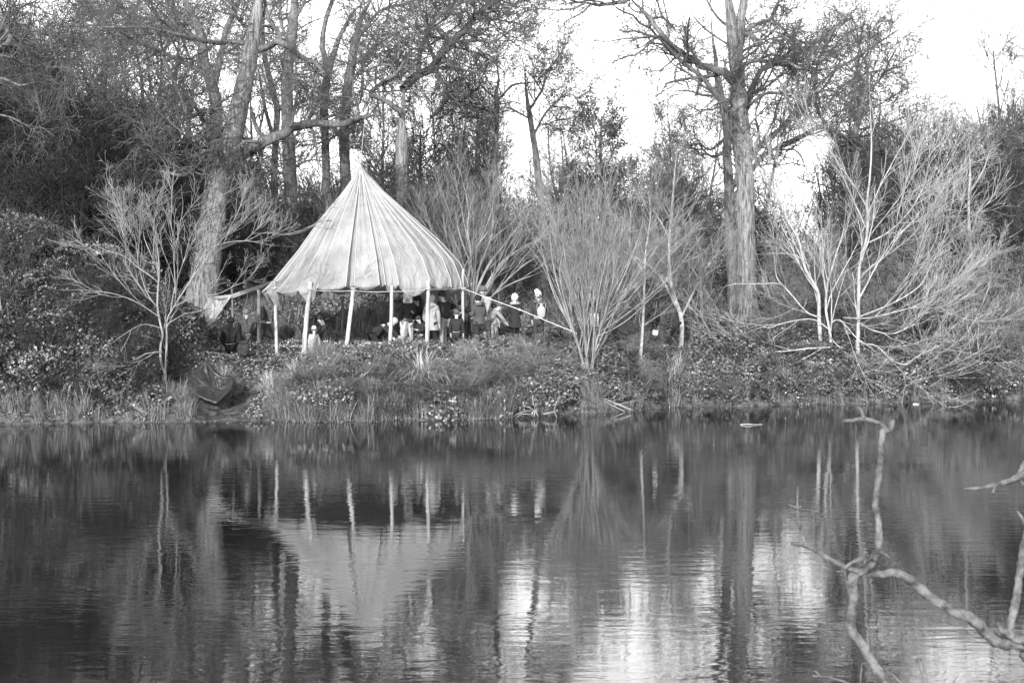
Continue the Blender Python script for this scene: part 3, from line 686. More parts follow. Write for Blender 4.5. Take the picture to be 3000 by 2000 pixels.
def instancer(name, protos, pts, rots, scl, **tags):
    """one object of kind stuff: geometry nodes scatter prototypes over its points"""
    col = bpy.data.collections.new(name + '_sources')
    for p in protos: col.objects.link(p)
    n = len(pts)
    me = bpy.data.meshes.new(name)
    me.vertices.add(n); me.vertices.foreach_set('co', np.asarray(pts, np.float32).ravel())
    a = me.attributes.new('rot', 'FLOAT_VECTOR', 'POINT'); a.data.foreach_set('vector', np.asarray(rots, np.float32).ravel())
    a = me.attributes.new('scl', 'FLOAT_VECTOR', 'POINT'); a.data.foreach_set('vector', np.asarray(scl, np.float32).ravel())
    a = me.attributes.new('pid', 'INT', 'POINT'); a.data.foreach_set('value', rng.integers(0, len(protos), n).astype(np.int32))
    o = bpy.data.objects.new(name, me); C.objects.link(o)
    ng = bpy.data.node_groups.new(name + '_scatter', 'GeometryNodeTree')
    ng.interface.new_socket(name='Geometry', in_out='INPUT', socket_type='NodeSocketGeometry')
    ng.interface.new_socket(name='Geometry', in_out='OUTPUT', socket_type='NodeSocketGeometry')
    N = ng.nodes.new; L = ng.links.new
    gi, go = N('NodeGroupInput'), N('NodeGroupOutput')
    ci = N('GeometryNodeCollectionInfo'); ci.inputs['Collection'].default_value = col
    ci.inputs['Separate Children'].default_value = True; ci.inputs['Reset Children'].default_value = True
    ip = N('GeometryNodeInstanceOnPoints'); ip.inputs['Pick Instance'].default_value = True
    def att(nm, t):
        x = N('GeometryNodeInputNamedAttribute'); x.data_type = t; x.inputs['Name'].default_value = nm
        return x.outputs[0]
    mp = N('GeometryNodeMeshToPoints')
    L(gi.outputs[0], mp.inputs[0]); L(mp.outputs[0], ip.inputs['Points'])
    L(ci.outputs[0], ip.inputs['Instance']); L(att('pid', 'INT'), ip.inputs['Instance Index'])
    e2r = N('FunctionNodeEulerToRotation'); L(att('rot', 'FLOAT_VECTOR'), e2r.inputs[0]); L(e2r.outputs[0], ip.inputs['Rotation'])
    L(att('scl', 'FLOAT_VECTOR'), ip.inputs['Scale']); L(ip.outputs[0], go.inputs[0])
    md = o.modifiers.new('scatter', 'NODES'); md.node_group = ng
    return tag(o, kind='stuff', **tags)

def scatter_cfg(pts, s0, s1, tilt=.15, sz=1.0):
    n = len(pts)
    rots = np.stack([rng.normal(0, tilt, n), rng.normal(0, tilt, n), rng.uniform(0, 6.28, n)], 1)
    s = rng.uniform(s0, s1, n)
    return pts, rots, np.stack([s, s, s * sz], 1)

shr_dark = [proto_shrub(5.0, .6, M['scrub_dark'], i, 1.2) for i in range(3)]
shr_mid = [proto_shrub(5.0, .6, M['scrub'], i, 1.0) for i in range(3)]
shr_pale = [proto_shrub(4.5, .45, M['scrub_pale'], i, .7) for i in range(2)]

def zone(n, px0, px1, Y0, Y1, top, keep=()):
    """points for shrubs; top(px)-> photo y the shrub tops should reach; returns pts and z scale factor (relative to a 5 m shrub)"""
    px = rng.uniform(px0, px1, n); Y = rng.uniform(Y0, Y1, n)
    for a, b, ym in keep:                      # openings the photograph shows
        ok = ~((px > a) & (px < b) & (Y < ym)); px, Y = px[ok], Y[ok]
    n = len(px)
    X = (px - 1500) / FPX * Y
    z = ground(X, Y)
    ty = np.interp(px, *top) + rng.normal(0, 25, n)
    H = (CAMZ + (900 - ty) * Y / FPX - z) * rng.uniform(.6, 1.0, n)
    return np.stack([X, Y, z - .1], 1), np.maximum(H, 1.2) / 4.6

def place(name, protos, zn, width=1.0, **t):
    pts, s = zn; n = len(pts)
    rots = np.stack([rng.normal(0, .08, n), rng.normal(0, .08, n), rng.uniform(0, 6.28, n)], 1)
    w = np.clip(s, .4, 1.5) * width
    instancer(name, protos, pts, rots, np.stack([w, w, s], 1), **t)

T1 = ([-300, 0, 200, 400, 600, 1000, 1250, 1500, 1600, 1750, 1900, 2100, 2300, 2500, 2700, 2850, 3000, 3300],
      [60, 120, 240, 330, 420, 430, 380, 420, 470, 360, 420, 470, 520, 430, 350, 330, 340, 330])
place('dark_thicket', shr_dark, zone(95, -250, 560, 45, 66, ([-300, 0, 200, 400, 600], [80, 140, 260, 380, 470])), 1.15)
place('thicket', shr_mid, zone(66, 380, 1500, 50, 70, ([300, 600, 1000, 1250, 1500, 1600], [430, 480, 500, 440, 500, 620])), 1.1)
place('low_thicket', shr_mid, zone(66, 300, 3200, 49, 62, ([0, 1500, 1540, 1700, 2000, 2300, 2500, 3300], [560, 640, 760, 640, 650, 740, 600, 580]), [(2080, 2290, 53), (1440, 1640, 51), (2290, 2400, 99)]), 1.0)
place('hedge', shr_mid, zone(60, 1610, 3250, 56, 84, T1, [(2290, 2410, 99)]), 1.1)
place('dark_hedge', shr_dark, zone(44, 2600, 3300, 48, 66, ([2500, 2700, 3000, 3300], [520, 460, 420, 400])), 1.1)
place('pale_scrub', shr_pale, zone(44, 1640, 3200, 44.5, 50, ([1000, 1500, 2000, 2500, 3000, 3300], [620, 640, 560, 600, 640, 640]), [(2090, 2280, 51)]), .9)
FT = ([500, 700, 1000, 1250, 1480, 1620, 1750, 1950, 2100, 2300, 2600, 2720, 2850, 3000, 3200], [320, 340, 350, 280, 350, 450, 380, 460, 440, 380, 320, 370, 370, 300, 260])
shr_far = [proto_shrub(6.0, .3, M['twig_mid'], i, .6) for i in range(2)]
place('far_scrub', shr_far, zone(60, 520, 3250, 62, 76, FT, [(1510, 1590, 99), (1640, 1720, 99), (2290, 2410, 99)]), .75)
def low_pts(n, px0, px1, s0, s1, h0, h1):
    px = rng.uniform(px0, px1, n); s_ = rng.uniform(s0, s1, n); Y = 38 + np.zeros(n)
    for _ in range(4): X = (px - 1500) / FPX * Y; Y = shore(X) + s_
    ok = ((X - TX_) ** 2 + (Y - 42) ** 2 > 10) & (np.abs(X + 7.0) > 1.1) & ((px > 1680) | (s_ < 2.0))
    X, Y = X[ok], Y[ok]
    return np.stack([X, Y, ground(X, Y)], 1), rng.uniform(h0, h1, len(X)) / 4.6
TX_ = TX = -4.46
place('bank_stems', shr_pale, low_pts(70, 760, 3100, .2, 5.5, .5, 1.3), 1.3)
place('bank_twigs', shr_mid, low_pts(70, 760, 3150, .1, 5.5, .35, .9), 1.3)

# far trees: four kinds, copied
def proto_tree(kind):
    h = [12, 13, 11, 14][kind]
    n0 = [1, 2, 3, 1][kind]
    P0 = np.zeros((n0, 10, 3))
    for b in range(n0):
        w = [(rng.normal(0, .1) + (b - n0 / 2) * .3, rng.normal(0, .1), -.3, .17)]
        lean = rng.normal(0, .12, 2)
        for i in range(1, 6):
            w.append((w[0][0] + lean[0] * i * h / 5 + rng.normal(0, .12), w[0][1] + lean[1] * i * h / 5 + rng.normal(0, .12), i * h / 5.2, .17 * (1 - i / 5.8)))
        P0[b], r = smooth_path(w, 10)
    R0 = np.repeat(np.linspace(.17, .035, 10)[None], n0, 0)
    tk = Geo(); tk.tube(P0, R0, 8)
    gg = Geo()
    P1, R1 = grow(P0, R0, 34 + 10 * n0, (h * .16, h * .38), (30, 65), 7, .16, .05, t0=.25, rr=.5, rmin=.016, fall=.45); gg.tube(P1, R1, 5)
    P2, R2 = grow(P1, R1, 330, (.8, 2.2), (25, 60), 6, .2, .03, t0=.15, rr=.6, rmin=.010); gg.tube(P2, R2, 3)
    P3, R3 = grow(P2, R2, 1900, (.4, 1.2), (25, 60), 4, .25, .02, t0=.1, rr=.65, rmin=.007); gg.tube(P3, R3, 3)
    P4, R4 = grow(P3, R3, 3000, (.2, .6), (25, 60), 3, .3, .0, t0=.1, rr=.7, rmin=.006); gg.tube(P4, R4, 3)
    t = tk.build('trunk', M['bark_dark'], 'proto'); c = gg.build('crown', M['twig_dark' if kind % 2 else 'twig_mid'], 'proto')
    return t.data, c.data

ptrees = [proto_tree(i) for i in range(4)]
far = [(1740, 88, 360), (2200, 82, 260), (2560, 72, 260), (-40, 60, 60), (60, 66, 100), (150, 58, 150), (210, 70, 120), (250, 62, 60), (330, 66, 20), (400, 60, 60), (470, 70, 0), (520, 64, 60), (-120, 56, 0), (100, 80, 160), (300, 82, 60),
       (700, 72, 140), (1110, 76, 200), (1300, 72, 260), (1390, 80, 290),
       (1880, 84, 400), (1960, 78, 330), (2040, 74, 300), (2620, 72, 330), (2700, 80, 400), (2790, 76, 400), (2880, 70, 350), (2960, 66, 280), (3010, 60, 110), (3080, 58, 60), (2940, 78, 380), (1660, 86, 340), (2480, 84, 300)]
KINDS = ['tall single stemmed bare tree standing in the dark wood', 'tall twin stemmed bare tree standing in the dark wood', 'bare tree with several stems standing in the dark wood', 'very tall slender bare tree standing in the dark wood']
for i, (px, Y, ty) in enumerate(far):
    k = i % 4
    x = pxX(px, Y); z = g(x, Y)
    top = CAMZ + (900 - ty) * Y / FPX - z
    h0 = [12, 13, 11, 14][k] * 1.02
    s = top / h0
    t = empty('bare_tree', (x, Y, z), random.uniform(0, 6.28), label=KINDS[k] , cat='tree', group='bare trees of the wood behind the pond')
    t.scale = (s * .9, s * .9, s)
    rep_obj(ptrees[k][0], 'trunk', t); rep_obj(ptrees[k][1], 'crown', t)

# evergreen holly mass
def holly(px, py, Y, rx, rz, n, label, mat='leaf_dark', tone=(.25, .6)):
    c = at(px, py, Y)
    gz0 = g(c.x, Y)
    root = empty('holly_tree', (c.x, Y, gz0), label=label, cat='tree')
    lc = c.z - gz0
    w = [(0, 0, -.2, .14), (.1, 0, lc * .5, .11), (0, .1, lc, .07), (.05, 0, lc + rz * .6, .03)]
    P, R = smooth_path(w, 14)
    Geo().tube(P, R, 8).build('trunk', M['bark_dark'], root)
    gg = Geo()
    p, r = resample(P[None], R[None], 12)
    P1, R1 = grow(p, r, 60, (rx * .6, rx * 1.25), (30, 80), 6, .15, .03, t0=.25, rr=.5, rmin=.02, fall=.3); gg.tube(P1, R1, 4)
    P2, R2 = grow(P1, R1, 420, (.5, 1.2), (20, 60), 5, .2, .04, t0=.2, rr=.6, rmin=.012, fall=.2); gg.tube(P2, R2, 3)
    P3, R3 = grow(P2, R2, 1800, (.3, .7), (20, 60), 4, .2, .05, t0=.2, rr=.6, rmin=.008, fall=.2); gg.tube(P3, R3, 3)
    gg.build('crown', M['twig_dark'], root)
    i = rng.integers(0, len(P3), n)
    cc = P3[i, rng.integers(0, 4, n)] + rng.normal(0, .12, (n, 3))
    V, F = leaf_geo(cc, (.07, .16), .2, .6)
    tag(mesh_np('foliage', V, F, M[mat], root, np.tile(rng.uniform(*tone, n), 2), smooth=False), kind='stuff')
holly(1760, 430, 74, 2.9, 2.6, 9000, 'dark rounded evergreen bush showing against the open sky gap')
holly(1230, 470, 66, 2.4, 2.4, 1300, 'thin evergreen behind the sloping side of the tent')
holly(1420, 470, 70, 2.0, 2.2, 1300, 'small evergreen behind the leaning hazel stems')
holly(80, 420, 60, 3.4, 3.2, 2800, 'broad evergreen mass in the darkest corner of the wood')
holly(330, 560, 58, 2.4, 2.4, 1500, 'evergreen bush behind the crown of the small peeled tree')
holly(2960, 560, 62, 2.4, 2.4, 4000, 'evergreen bush behind the slender tree with a high fork')

# ------------------------------------------------------------------ leaves, litter, grass
def proto_clump(nleaf, rad, h, mat, tone, size, stems=5, pale=.0, name='bramble'):
    gg = Geo()
    a = rng.uniform(0, 6.28, stems); P = np.zeros((stems, 6, 3))
    d = np.stack([np.cos(a) * .8, np.sin(a) * .8, np.ones(stems) * 1.2], 1); d /= np.linalg.norm(d, axis=1, keepdims=True)
    for i in range(1, 6):
        P[:, i] = P[:, i - 1] + d * rad * .3; d[:, 2] -= .28; d += rng.normal(0, .12, d.shape); d /= np.linalg.norm(d, axis=1, keepdims=True)
    gg.tube(P, np.full((stems, 6), .004), 3, tone=rng.uniform(.08, .25))
    th = rng.uniform(0, 6.28, nleaf); rr_ = rad * np.sqrt(rng.random(nleaf))
    z = h * (1 - (rr_ / rad) ** 2) * rng.uniform(.45, 1.05, nleaf) + rng.normal(0, .02, nleaf)
    # trifoliate: leaves come in threes around a node
    c = np.stack([rr_ * np.cos(th), rr_ * np.sin(th), z], 1)
    c = np.repeat(c, 3, 0) + rng.normal(0, size[1] * .45, (nleaf * 3, 3)) * [1, 1, .4]
    V, F = leaf_geo(c, size, .5, .8)
    tn = np.repeat(rng.uniform(*tone, nleaf), 3) * rng.uniform(.85, 1.15, nleaf * 3)
    tn = np.where(rng.random(nleaf * 3) < pale, tn * 2.2, tn)
    gg.add(V, F, np.tile(tn, 2))
    return gg.build(name, mat, 'proto', smooth=False, tone=True)

br_l = [proto_clump(110, .45, .38, M['leaf'], (.09, .34), (.05, .09), pale=.03) for i in range(4)]
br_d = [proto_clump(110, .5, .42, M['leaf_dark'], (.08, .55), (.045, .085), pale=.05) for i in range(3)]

def bankpts(n, px0, px1, s0, s1, power=1.0, avoid=True):
    px = rng.uniform(px0, px1, n * 2); s = s0 + (s1 - s0) * rng.random(n * 2) ** power
    Y = 38 + np.zeros(n * 2)
    for _ in range(4):
        X = (px - 1500) / FPX * Y; Y = shore(X) + s
    X = (px - 1500) / FPX * Y
    if avoid:   # muddy landing and path kept open
        cx = -7.0 + 0.3 * s
        ok = (np.abs(X - cx) > .95 - .05 * s) | (s > 4.2)
        X, Y, s = X[ok][:n], Y[ok][:n], s[ok][:n]
    return X, Y, s

# main bramble bank in front of the tent and onwards
X, Y, s = bankpts(1500, 740, 2080, .25, 4.3, .9)
tentm = ((X + 4.46) ** 2 + (Y - 42) ** 2) > 3.0 ** 2
tus_xy = [(pxX(1245, 37.0), 37.0), (pxX(870, 37.0), 37.0), (pxX(800, 37.6), 37.6), (pxX(1985, 41.3), 41.3), (pxX(1710, 38.9), 38.9), (pxX(1880, 41), 41.0), (pxX(1067, 36.4), 36.4)]
for q in tus_xy: tentm &= ((X - q[0]) / .6) ** 2 + ((Y - q[1] + .25) / .8) ** 2 > 1
X, Y, s = X[tentm], Y[tentm], s[tentm]
nz_ = np.sin(X * 1.9 + Y * 1.1) * np.sin(Y * 2.3 - X * .7 + 1) + .6 * np.sin(X * 4.7 + 2) * np.sin(Y * 3.9)
keep_ = nz_ > rng.uniform(-1.1, -.1, len(X)); X, Y, nz_ = X[keep_], Y[keep_], nz_[keep_]
pts = np.stack([X, Y, ground(X, Y) + rng.uniform(-.1, .08, len(X)) + .12 * nz_ - .2 * np.clip(Y - shore(X) - 2.5, 0, 1)], 1)
instancer('bramble_cover', br_l, *scatter_cfg(pts, .7, 1.35, .3), label='sunlit bramble leaves covering the bank in front of the tent', cat='brambles')
X, Y, s = bankpts(1100, 1980, 3150, .2, 7.0, 1.0)
pts = np.stack([X, Y, ground(X, Y) + rng.uniform(-.1, .1, len(X))], 1)
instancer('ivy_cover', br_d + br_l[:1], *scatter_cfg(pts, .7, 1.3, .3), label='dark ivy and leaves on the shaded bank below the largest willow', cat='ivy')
# left bank: a high mound of ivy covered scrub
def left_top(px):
    return np.interp(px, [-250, 0, 150, 300, 420, 520, 580, 640], [640, 660, 690, 760, 820, 900, 990, 1050])
n = 1700
px = rng.uniform(-260, 600, n); dpt = rng.random(n)
yb = left_top(px) + (1225 - left_top(px)) * rng.random(n) ** .9
fr = (1225 - yb) / (1225 - left_top(px))          # 0 at water, 1 at top
Yd = np.interp(px, [-260, 600], [34.8, 35.6]) + .35 + 3.6 * fr ** 1.3 + rng.normal(0, .25, n)
Xd = (px - 1500) / FPX * Yd
zd = CAMZ - (yb - 900) * Yd / FPX
zd = np.maximum(zd, ground(Xd, Yd))
hole = (np.abs(px - 610) < 175) & (yb > 985)
pts = np.stack([Xd, Yd, zd], 1)[~hole]
instancer('ivy_bank', br_d, *scatter_cfg(pts, .7, 1.3, .5), label='dark bramble and ivy mound sloping to the water beside the peeled tree', cat='brambles')
sd_ = rng.uniform(-260, 480, 120); Ys = rng.uniform(35.2, 39.5, 120); Xs = (sd_ - 1500) / FPX * Ys
hh = (CAMZ + (900 - left_top(sd_)) * Ys / FPX - ground(Xs, Ys)) * rng.uniform(.5, 1.05, 120) * np.clip((Ys - 34.6) / 3, .3, 1)
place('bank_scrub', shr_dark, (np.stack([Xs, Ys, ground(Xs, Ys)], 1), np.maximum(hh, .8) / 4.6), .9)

# fallen leaves on every open piece of ground
def litter(n, px0, px1, s0, s1, tone, size=(.04, .09)):
    X, Y, s = bankpts(n, px0, px1, s0, s1, 1, False)
    ok = ~((np.abs(X + 7.9) < 1.1) & (s < 2.5)); X, Y = X[ok][:n], Y[ok][:n]
    c = np.stack([X, Y, ground(X, Y) + rng.uniform(.01, .07, len(X))], 1)
    V, F = leaf_geo(c, size, .55, .7)
    tn = rng.uniform(*tone, len(X)) ** 1.0
    return V, F, np.tile(tn, 2)
gg = Geo()
for a in [(30000, 300, 2100, 0.1, 18, (.10, .46)), (9000, -300, 900, 0, 4, (.05, .3)), (12000, 2000, 3200, 0.05, 12, (.05, .3)), (16000, 550, 1650, 6, 17, (.25, .8))]:  # last batch toned paler to brighten the floor in the tent's shadow
    V, F, tn = litter(*a); gg.add(V, F, tn)
tag(gg.build('fallen_leaves', M['litter'], smooth=False, tone=True), 'fallen leaves strewn over the ground around the tent', 'leaf litter', kind='stuff')

X, Y, s = bankpts(90, 500, 3000, -1.2, -.05, .5, False)
c = np.stack([X, Y, np.full(len(X), .012)], 1); V, F = leaf_geo(c, (.04, .09), 3.0, .7, .05)
tag(mesh_np('floating_leaves', V, F, M['litter'], None, np.tile(rng.uniform(.1, .6, len(X)), 2), smooth=False), 'small leaves floating on the water along the bank', 'leaf litter', kind='stuff')

def blades(n, rad, h, droop, w=.010, N=6, up=1.2):
    a = rng.uniform(0, 6.28, n); P = np.zeros((n, N, 3)); P[:, 0, 0] = rng.normal(0, rad * .15, n); P[:, 0, 1] = rng.normal(0, rad * .15, n)
    sp = rng.uniform(.1, 1.0, n)
    d = np.stack([np.cos(a) * sp, np.sin(a) * sp, np.full(n, up)], 1); d /= np.linalg.norm(d, axis=1, keepdims=True)
    st = (rng.uniform(.5, 1.1, n) * h / (N - 1))[:, None]
    for i in range(1, N):
        P[:, i] = P[:, i - 1] + d * st; d[:, 2] -= droop * i * .3 * rng.uniform(.5, 1.4, n); d += rng.normal(0, .05, d.shape); d /= np.linalg.norm(d, axis=1, keepdims=True)
    side = np.stack([-np.sin(a), np.cos(a), np.zeros(n)], 1)[:, None, :]
    ww = (w * np.array([1, 1, .95, .8, .55, .12])[:N])[None, :, None]
    V = np.stack([P - side * ww / 2, P + side * ww / 2], 2).reshape(-1, 3)
    b = np.arange(n)[:, None] * N * 2; i = np.arange(N - 1)[None] * 2
    o = (b + i).reshape(-1, 1)
    F = np.concatenate([o, o + 1, o + 3, o + 2], 1)
    return V, F, np.repeat(rng.uniform(.25, 1.0, n), N - 1)

tus = []
for i in range(4):
    V, F, tn = blades(420, .5, 1.0, .55, .013, up=.9)
    tus.append(mesh_np('sedge_blades', V, F, M['grass'], 'proto', tn * .75, smooth=False))
tufts = []
for i in range(3):
    V, F, tn = blades(70, .3, .5, .4, .009)
    tufts.append(mesh_np('grass_tuft', V, F, M['grass'], 'proto', tn * .34, smooth=False))

TU = [(1245, 1165, 36.9, 1.3, 'largest arching pale sedge clump low on the bank in front of the tent'),
      (1067, 1180, 36.6, .6, 'little upright sedge tuft near the water below the tent'),
      (1130, 1200, 36.3, .5, 'little spiky sedge clump by the water, nearest the big arching one'),
      (1985, 1130, 41.5, 1.25, 'arching sedge clump hanging over the water below the forked young tree'),
      (1880, 1120, 41.0, .9, 'sedge clump between the fan shaped willow and the overhanging clump'),
      (1710, 1140, 39.3, .8, 'sedge clump around the foot of the fan shaped willow'),
      (790, 1085, 37.6, .85, 'drooping grass clump at the top of the path beside the tarpaulin'),
      (850, 1150, 36.6, .9, 'tall pale grass clump between the muddy landing and the brambles'),
      (870, 1100, 37.2, .9, 'pale grass clump on the shoulder above the muddy landing'),
      (2860, 1100, 46.0, 1.1, 'sedge clump on the shaded bank below the slender forked tree'),
      (2970, 1100, 46.5, 1.0, 'outermost sedge clump on the shaded bank'),
      (230, 1185, 35.8, 1.2, 'dark sedge clump under the bramble mound at the waterline'),
      (2620, 1130, 44.5, .7, 'small sedge clump beside the foot of the largest willow')]
for i, (px, py, Y, sc, lb) in enumerate(TU):
    x = pxX(px, Y); o = bpy.data.objects.new('sedge_clump', tus[i % 4].data); C.objects.link(o)
    o.location = (x, Y, g(x, Y) - .03); o.scale = (sc, sc, sc); o.rotation_euler = (0, 0, i * 1.3)
    tag(o, lb, 'sedge', 'sedge clumps along the bank')
X, Y, s = bankpts(520, 640, 1500, .0, 2.4, 1.8)
X2, Y2, s2 = bankpts(380, 1500, 3100, .0, 2.6, 1.8); X3, Y3, s3 = bankpts(140, -200, 560, .02, 1.0, 1.0)
X4, Y4, s4 = bankpts(170, 750, 960, .2, 3.4, 1.0)
X = np.r_[X, X2, X3, X4]; Y = np.r_[Y, Y2, Y3, Y4]
pts = np.stack([X, Y, ground(X, Y)], 1)
instancer('bank_grass', tufts, *scatter_cfg(pts, .6, 1.5, .2), label='rough pale grass scattered along the waterside', cat='grass')
X, Y, s = bankpts(500, 400, 2900, 8.5, 20, 1.0, False); pts = np.stack([X, Y, ground(X, Y)], 1)
instancer('woodland_grass', tufts, *scatter_cfg(pts, .8, 2.0, .2), label='rough grass on the floor of the wood behind the tent', cat='grass')
X, Y, s = bankpts(620, 500, 2500, 7.8, 16, 1.0, False); ok = ((X - TX) ** 2 + (Y - 42) ** 2 > 12) & ((np.abs(X / Y * FPX + 1500 - 1100) > 420) | (rng.random(len(X)) < .3)); X, Y = X[ok], Y[ok]; pts = np.stack([X, Y, ground(X, Y)], 1)
gw = []
instancer('woodland_brambles', br_l, *scatter_cfg(pts, .7, 1.6, .2), label='low brambles on the floor of the wood behind the tent', cat='brambles')

#@@PART2@@
# ------------------------------------------------------------------ the canvas tent
TX, TY, TZA, TZE = -4.46, 42.0, 6.92, 3.36
tent = empty('tent', (TX, TY, g(TX, TY)), label='pale conical canvas tent on wooden poles, open all round', cat='tent')
TO = np.array([TX, TY, g(TX, TY)])
_ct = np.array([0, .18, .38, .61, .77, .94, 1.0]); _cr = np.array([0, .19, .45, .75, .92, 1.0, 1.0])
_lt = np.array([0, .1, .21, .41, .68, .9, 1.0]); _lr = np.array([0, .08, .18, .39, .635, .87, 1.0])
def tent_r(th, t):
    s = np.sin(th); w = np.clip(s * .6 + .45, 0, 1)
    rad = 2.98 + .14 * s
    return rad * ((1 - w) * np.interp(t, _lt, _lr) + w * np.interp(t, _ct, _cr)) + .04
NP_ = 26
DROOP = rng.uniform(.04, .22, NP_)
DEEP = rng.uniform(.05, .10, NP_)
th_edges = np.linspace(0, 2 * math.pi, 25)[:-1] - .03
th_edges[1:] += rng.uniform(-.05, .05, 23)
th_edges = np.sort(np.r_[th_edges, .045, th_edges[1] + .055]); th_edges = np.r_[th_edges, th_edges[0] + 2 * math.pi]
for k_, v_ in {0: .02, 1: .06, 2: .02, 3: .12, 4: .2, 5: .03, 6: .05, 25: .05, 24: .24, 23: .08, 22: .26, 21: .2}.items(): DROOP[k_] = v_
DROOP *= 1.35; DEEP[0] = .26; DEEP[2] = .2
U, Tn = 17, 34
def tent_pt(th, t, ins=0.0, dz=0.0):
    r = tent_r(th, t) - ins
    z = TZA + (TZE - TZA) * t + .10 * np.sin(th * 2 + .6) * t ** 3 + dz
    return np.stack([TX + np.sin(th) * r, TY - np.cos(th) * r, z], -1)
for k_ in range(NP_):
    u = np.linspace(0, 1, U)[None]; t = np.r_[np.linspace(0, 1, Tn) ** .9, np.linspace(1, 1, 5)][:, None]
    hang = np.r_[np.zeros(Tn), np.linspace(.2, 1, 5)][:, None]
    tt = t * np.ones_like(u)
    b = 4 * u * (1 - u)
    skew = (b ** .7) * np.where(u < .5, 1, .8)
    sag = DEEP[k_] * skew * (tt ** 1.3 + .1)
    ph = rng.uniform(0, 6.28, 4)
    pl = sum(.024 / (j + 1) * np.sin(2 * math.pi * (j + 2) * u + ph[j] + tt * 2 * (j - 1)) for j in range(4)) * b * (.35 + 1.1 * np.clip(1 - tt * 1.1, 0, 1))
    wr = .020 * np.sin(u * 9 + tt * 26 + ph[0]) * b * np.clip(tt - .55, 0, 1) * 2       # slack creases near the eave
    dz = -hang * DROOP[k_] * b - .05 * b * tt ** 6
    P = tent_pt(th_edges[k_] + (th_edges[k_ + 1] - th_edges[k_]) * u, tt, sag + pl + wr + hang * .10 * b, dz)
    n0 = P.shape[0]
    i = (np.arange(n0 - 1)[:, None] * U + np.arange(U - 1)[None]).reshape(-1, 1)
    mesh_np('panel', P.reshape(-1, 3) - TO, np.concatenate([i, i + 1, i + U + 1, i + U], 1), M['canvas'], tent)
M['seam'] = mat_noise('canvas seam tape', .42, .5, 30, bump=.1)
for k_ in range(NP_):
    t = np.linspace(0.01, 1, 30)
    P = tent_pt(np.full(30, th_edges[k_]), t, -.012) - TO
    Geo().tube(P, np.full(30, .008), 5).build('seam', M['seam'], tent)
# peak cap and the line that holds it up
P = np.array([[0, 0, TZA - .12], [0, 0, TZA + .02], [0, 0, TZA + .10], [0, 0, TZA + .14]]) + [TX, TY, 0] - TO
Geo().tube(P, np.array([.13, .075, .04, .015]), 10).build('peak_cap', M['canvas'], tent)
P = np.array([[TX, TY, TZA + .1], [TX + .02, TY + .4, TZA + .9], [TX + .05, TY + .9, at(1060, 350, 43.5).z]]) - TO
Geo().tube(P, np.full(3, .006), 5).build('hanging_rope', M['rope'], tent)

def pole(top, bot, D, w, mat, parent=tent, off=TO, knob=False, Dt=None):
    a = at(bot[0], bot[1], D); b = at(top[0], top[1], Dt or D)
    zg = g(a.x, a.y)
    k = (a.z - (zg - .15)) / max(b.z - a.z, .1)
    a = a + (a - b) * k if a.z > zg - .15 else a
    n = 14; t = np.linspace(0, 1, n)[:, None]
    P = np.array(a)[None] * (1 - t) + np.array(b)[None] * t
    P[1:-1, :2] += np.cumsum(rng.normal(0, .004, (n - 2, 2)), 0)
    R = np.linspace(1.08, .9, n) * w * .5 * D / FPX
    if knob: R = R * rng.uniform(.8, 1.35, n)
    V, F = trunk_tube(P, R, 10, .03)
    F = np.concatenate([F, [[len(V) - 10, len(V) - 9, len(V) - 7, len(V) - 6], [len(V) - 10, len(V) - 6, len(V) - 5, len(V) - 1], [len(V) - 9, len(V) - 8, len(V) - 7, len(V) - 7][:4]]]) if False else F
    # closing cap fan as quads round a centre
    cidx = len(V); V = np.vstack([V, P[-1][None]])
    base = cidx - 10
    caps = [[base + (2 * q) % 10, base + (2 * q + 1) % 10, base + (2 * q + 2) % 10, cidx] for q in range(5)]
    F = np.vstack([F, caps])
    return mesh_np('pole', V - off, F, mat, parent)
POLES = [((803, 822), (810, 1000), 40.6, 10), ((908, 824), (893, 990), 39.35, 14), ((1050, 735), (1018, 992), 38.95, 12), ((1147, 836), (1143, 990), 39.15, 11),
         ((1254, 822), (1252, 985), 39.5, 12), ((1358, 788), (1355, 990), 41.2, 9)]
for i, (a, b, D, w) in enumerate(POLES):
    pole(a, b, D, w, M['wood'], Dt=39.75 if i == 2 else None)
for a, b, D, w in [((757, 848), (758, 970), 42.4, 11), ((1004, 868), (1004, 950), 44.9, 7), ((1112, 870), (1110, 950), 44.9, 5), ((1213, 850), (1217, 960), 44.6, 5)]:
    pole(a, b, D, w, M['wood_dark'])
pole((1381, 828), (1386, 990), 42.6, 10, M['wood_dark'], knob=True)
# eave rope between the pole heads, and little ties
heads = [at(803, 830, 40.55), at(908, 849, 39.28), at(1036, 851, 38.9), at(1147, 853, 39.1), at(1254, 847, 39.45), at(1358, 842, 41.1), at(1383, 832, 42.6)]
for a, b in zip(heads[:-1], heads[1:]):
    t = np.linspace(0, 1, 8)[:, None]
    P = np.array(a)[None] * (1 - t) + np.array(b)[None] * t; P[:, 2] -= .03 * 4 * (t * (1 - t))[:, 0]
    Geo().tube(P - TO, np.full(8, .008), 4).build('eave_rope', M['rope'], tent)
for px, D in [(803, 40.5), (908, 39.2), (1036, 38.85), (1254, 39.4), (1358, 41.05)]:
    c = at(px, 850, D); a = np.linspace(0, 6.28, 13)
    for q in range(1):
        P = np.stack([c.x + .075 * np.cos(a), c.y + .075 * np.sin(a), c.z + a * .012], 1)
        Geo().tube(P - TO, np.full(13, .012), 5).build('lashing', M['rope'], tent)
gp = [at(1360, 846, 41.1), at(1440, 877, 40.4), at(1522, 907, 39.9), at(1600, 939, 39.5), at(1690, 976, 39.2)]
P, R = smooth_path([(p.x, p.y, p.z, .012) for p in gp], 24)
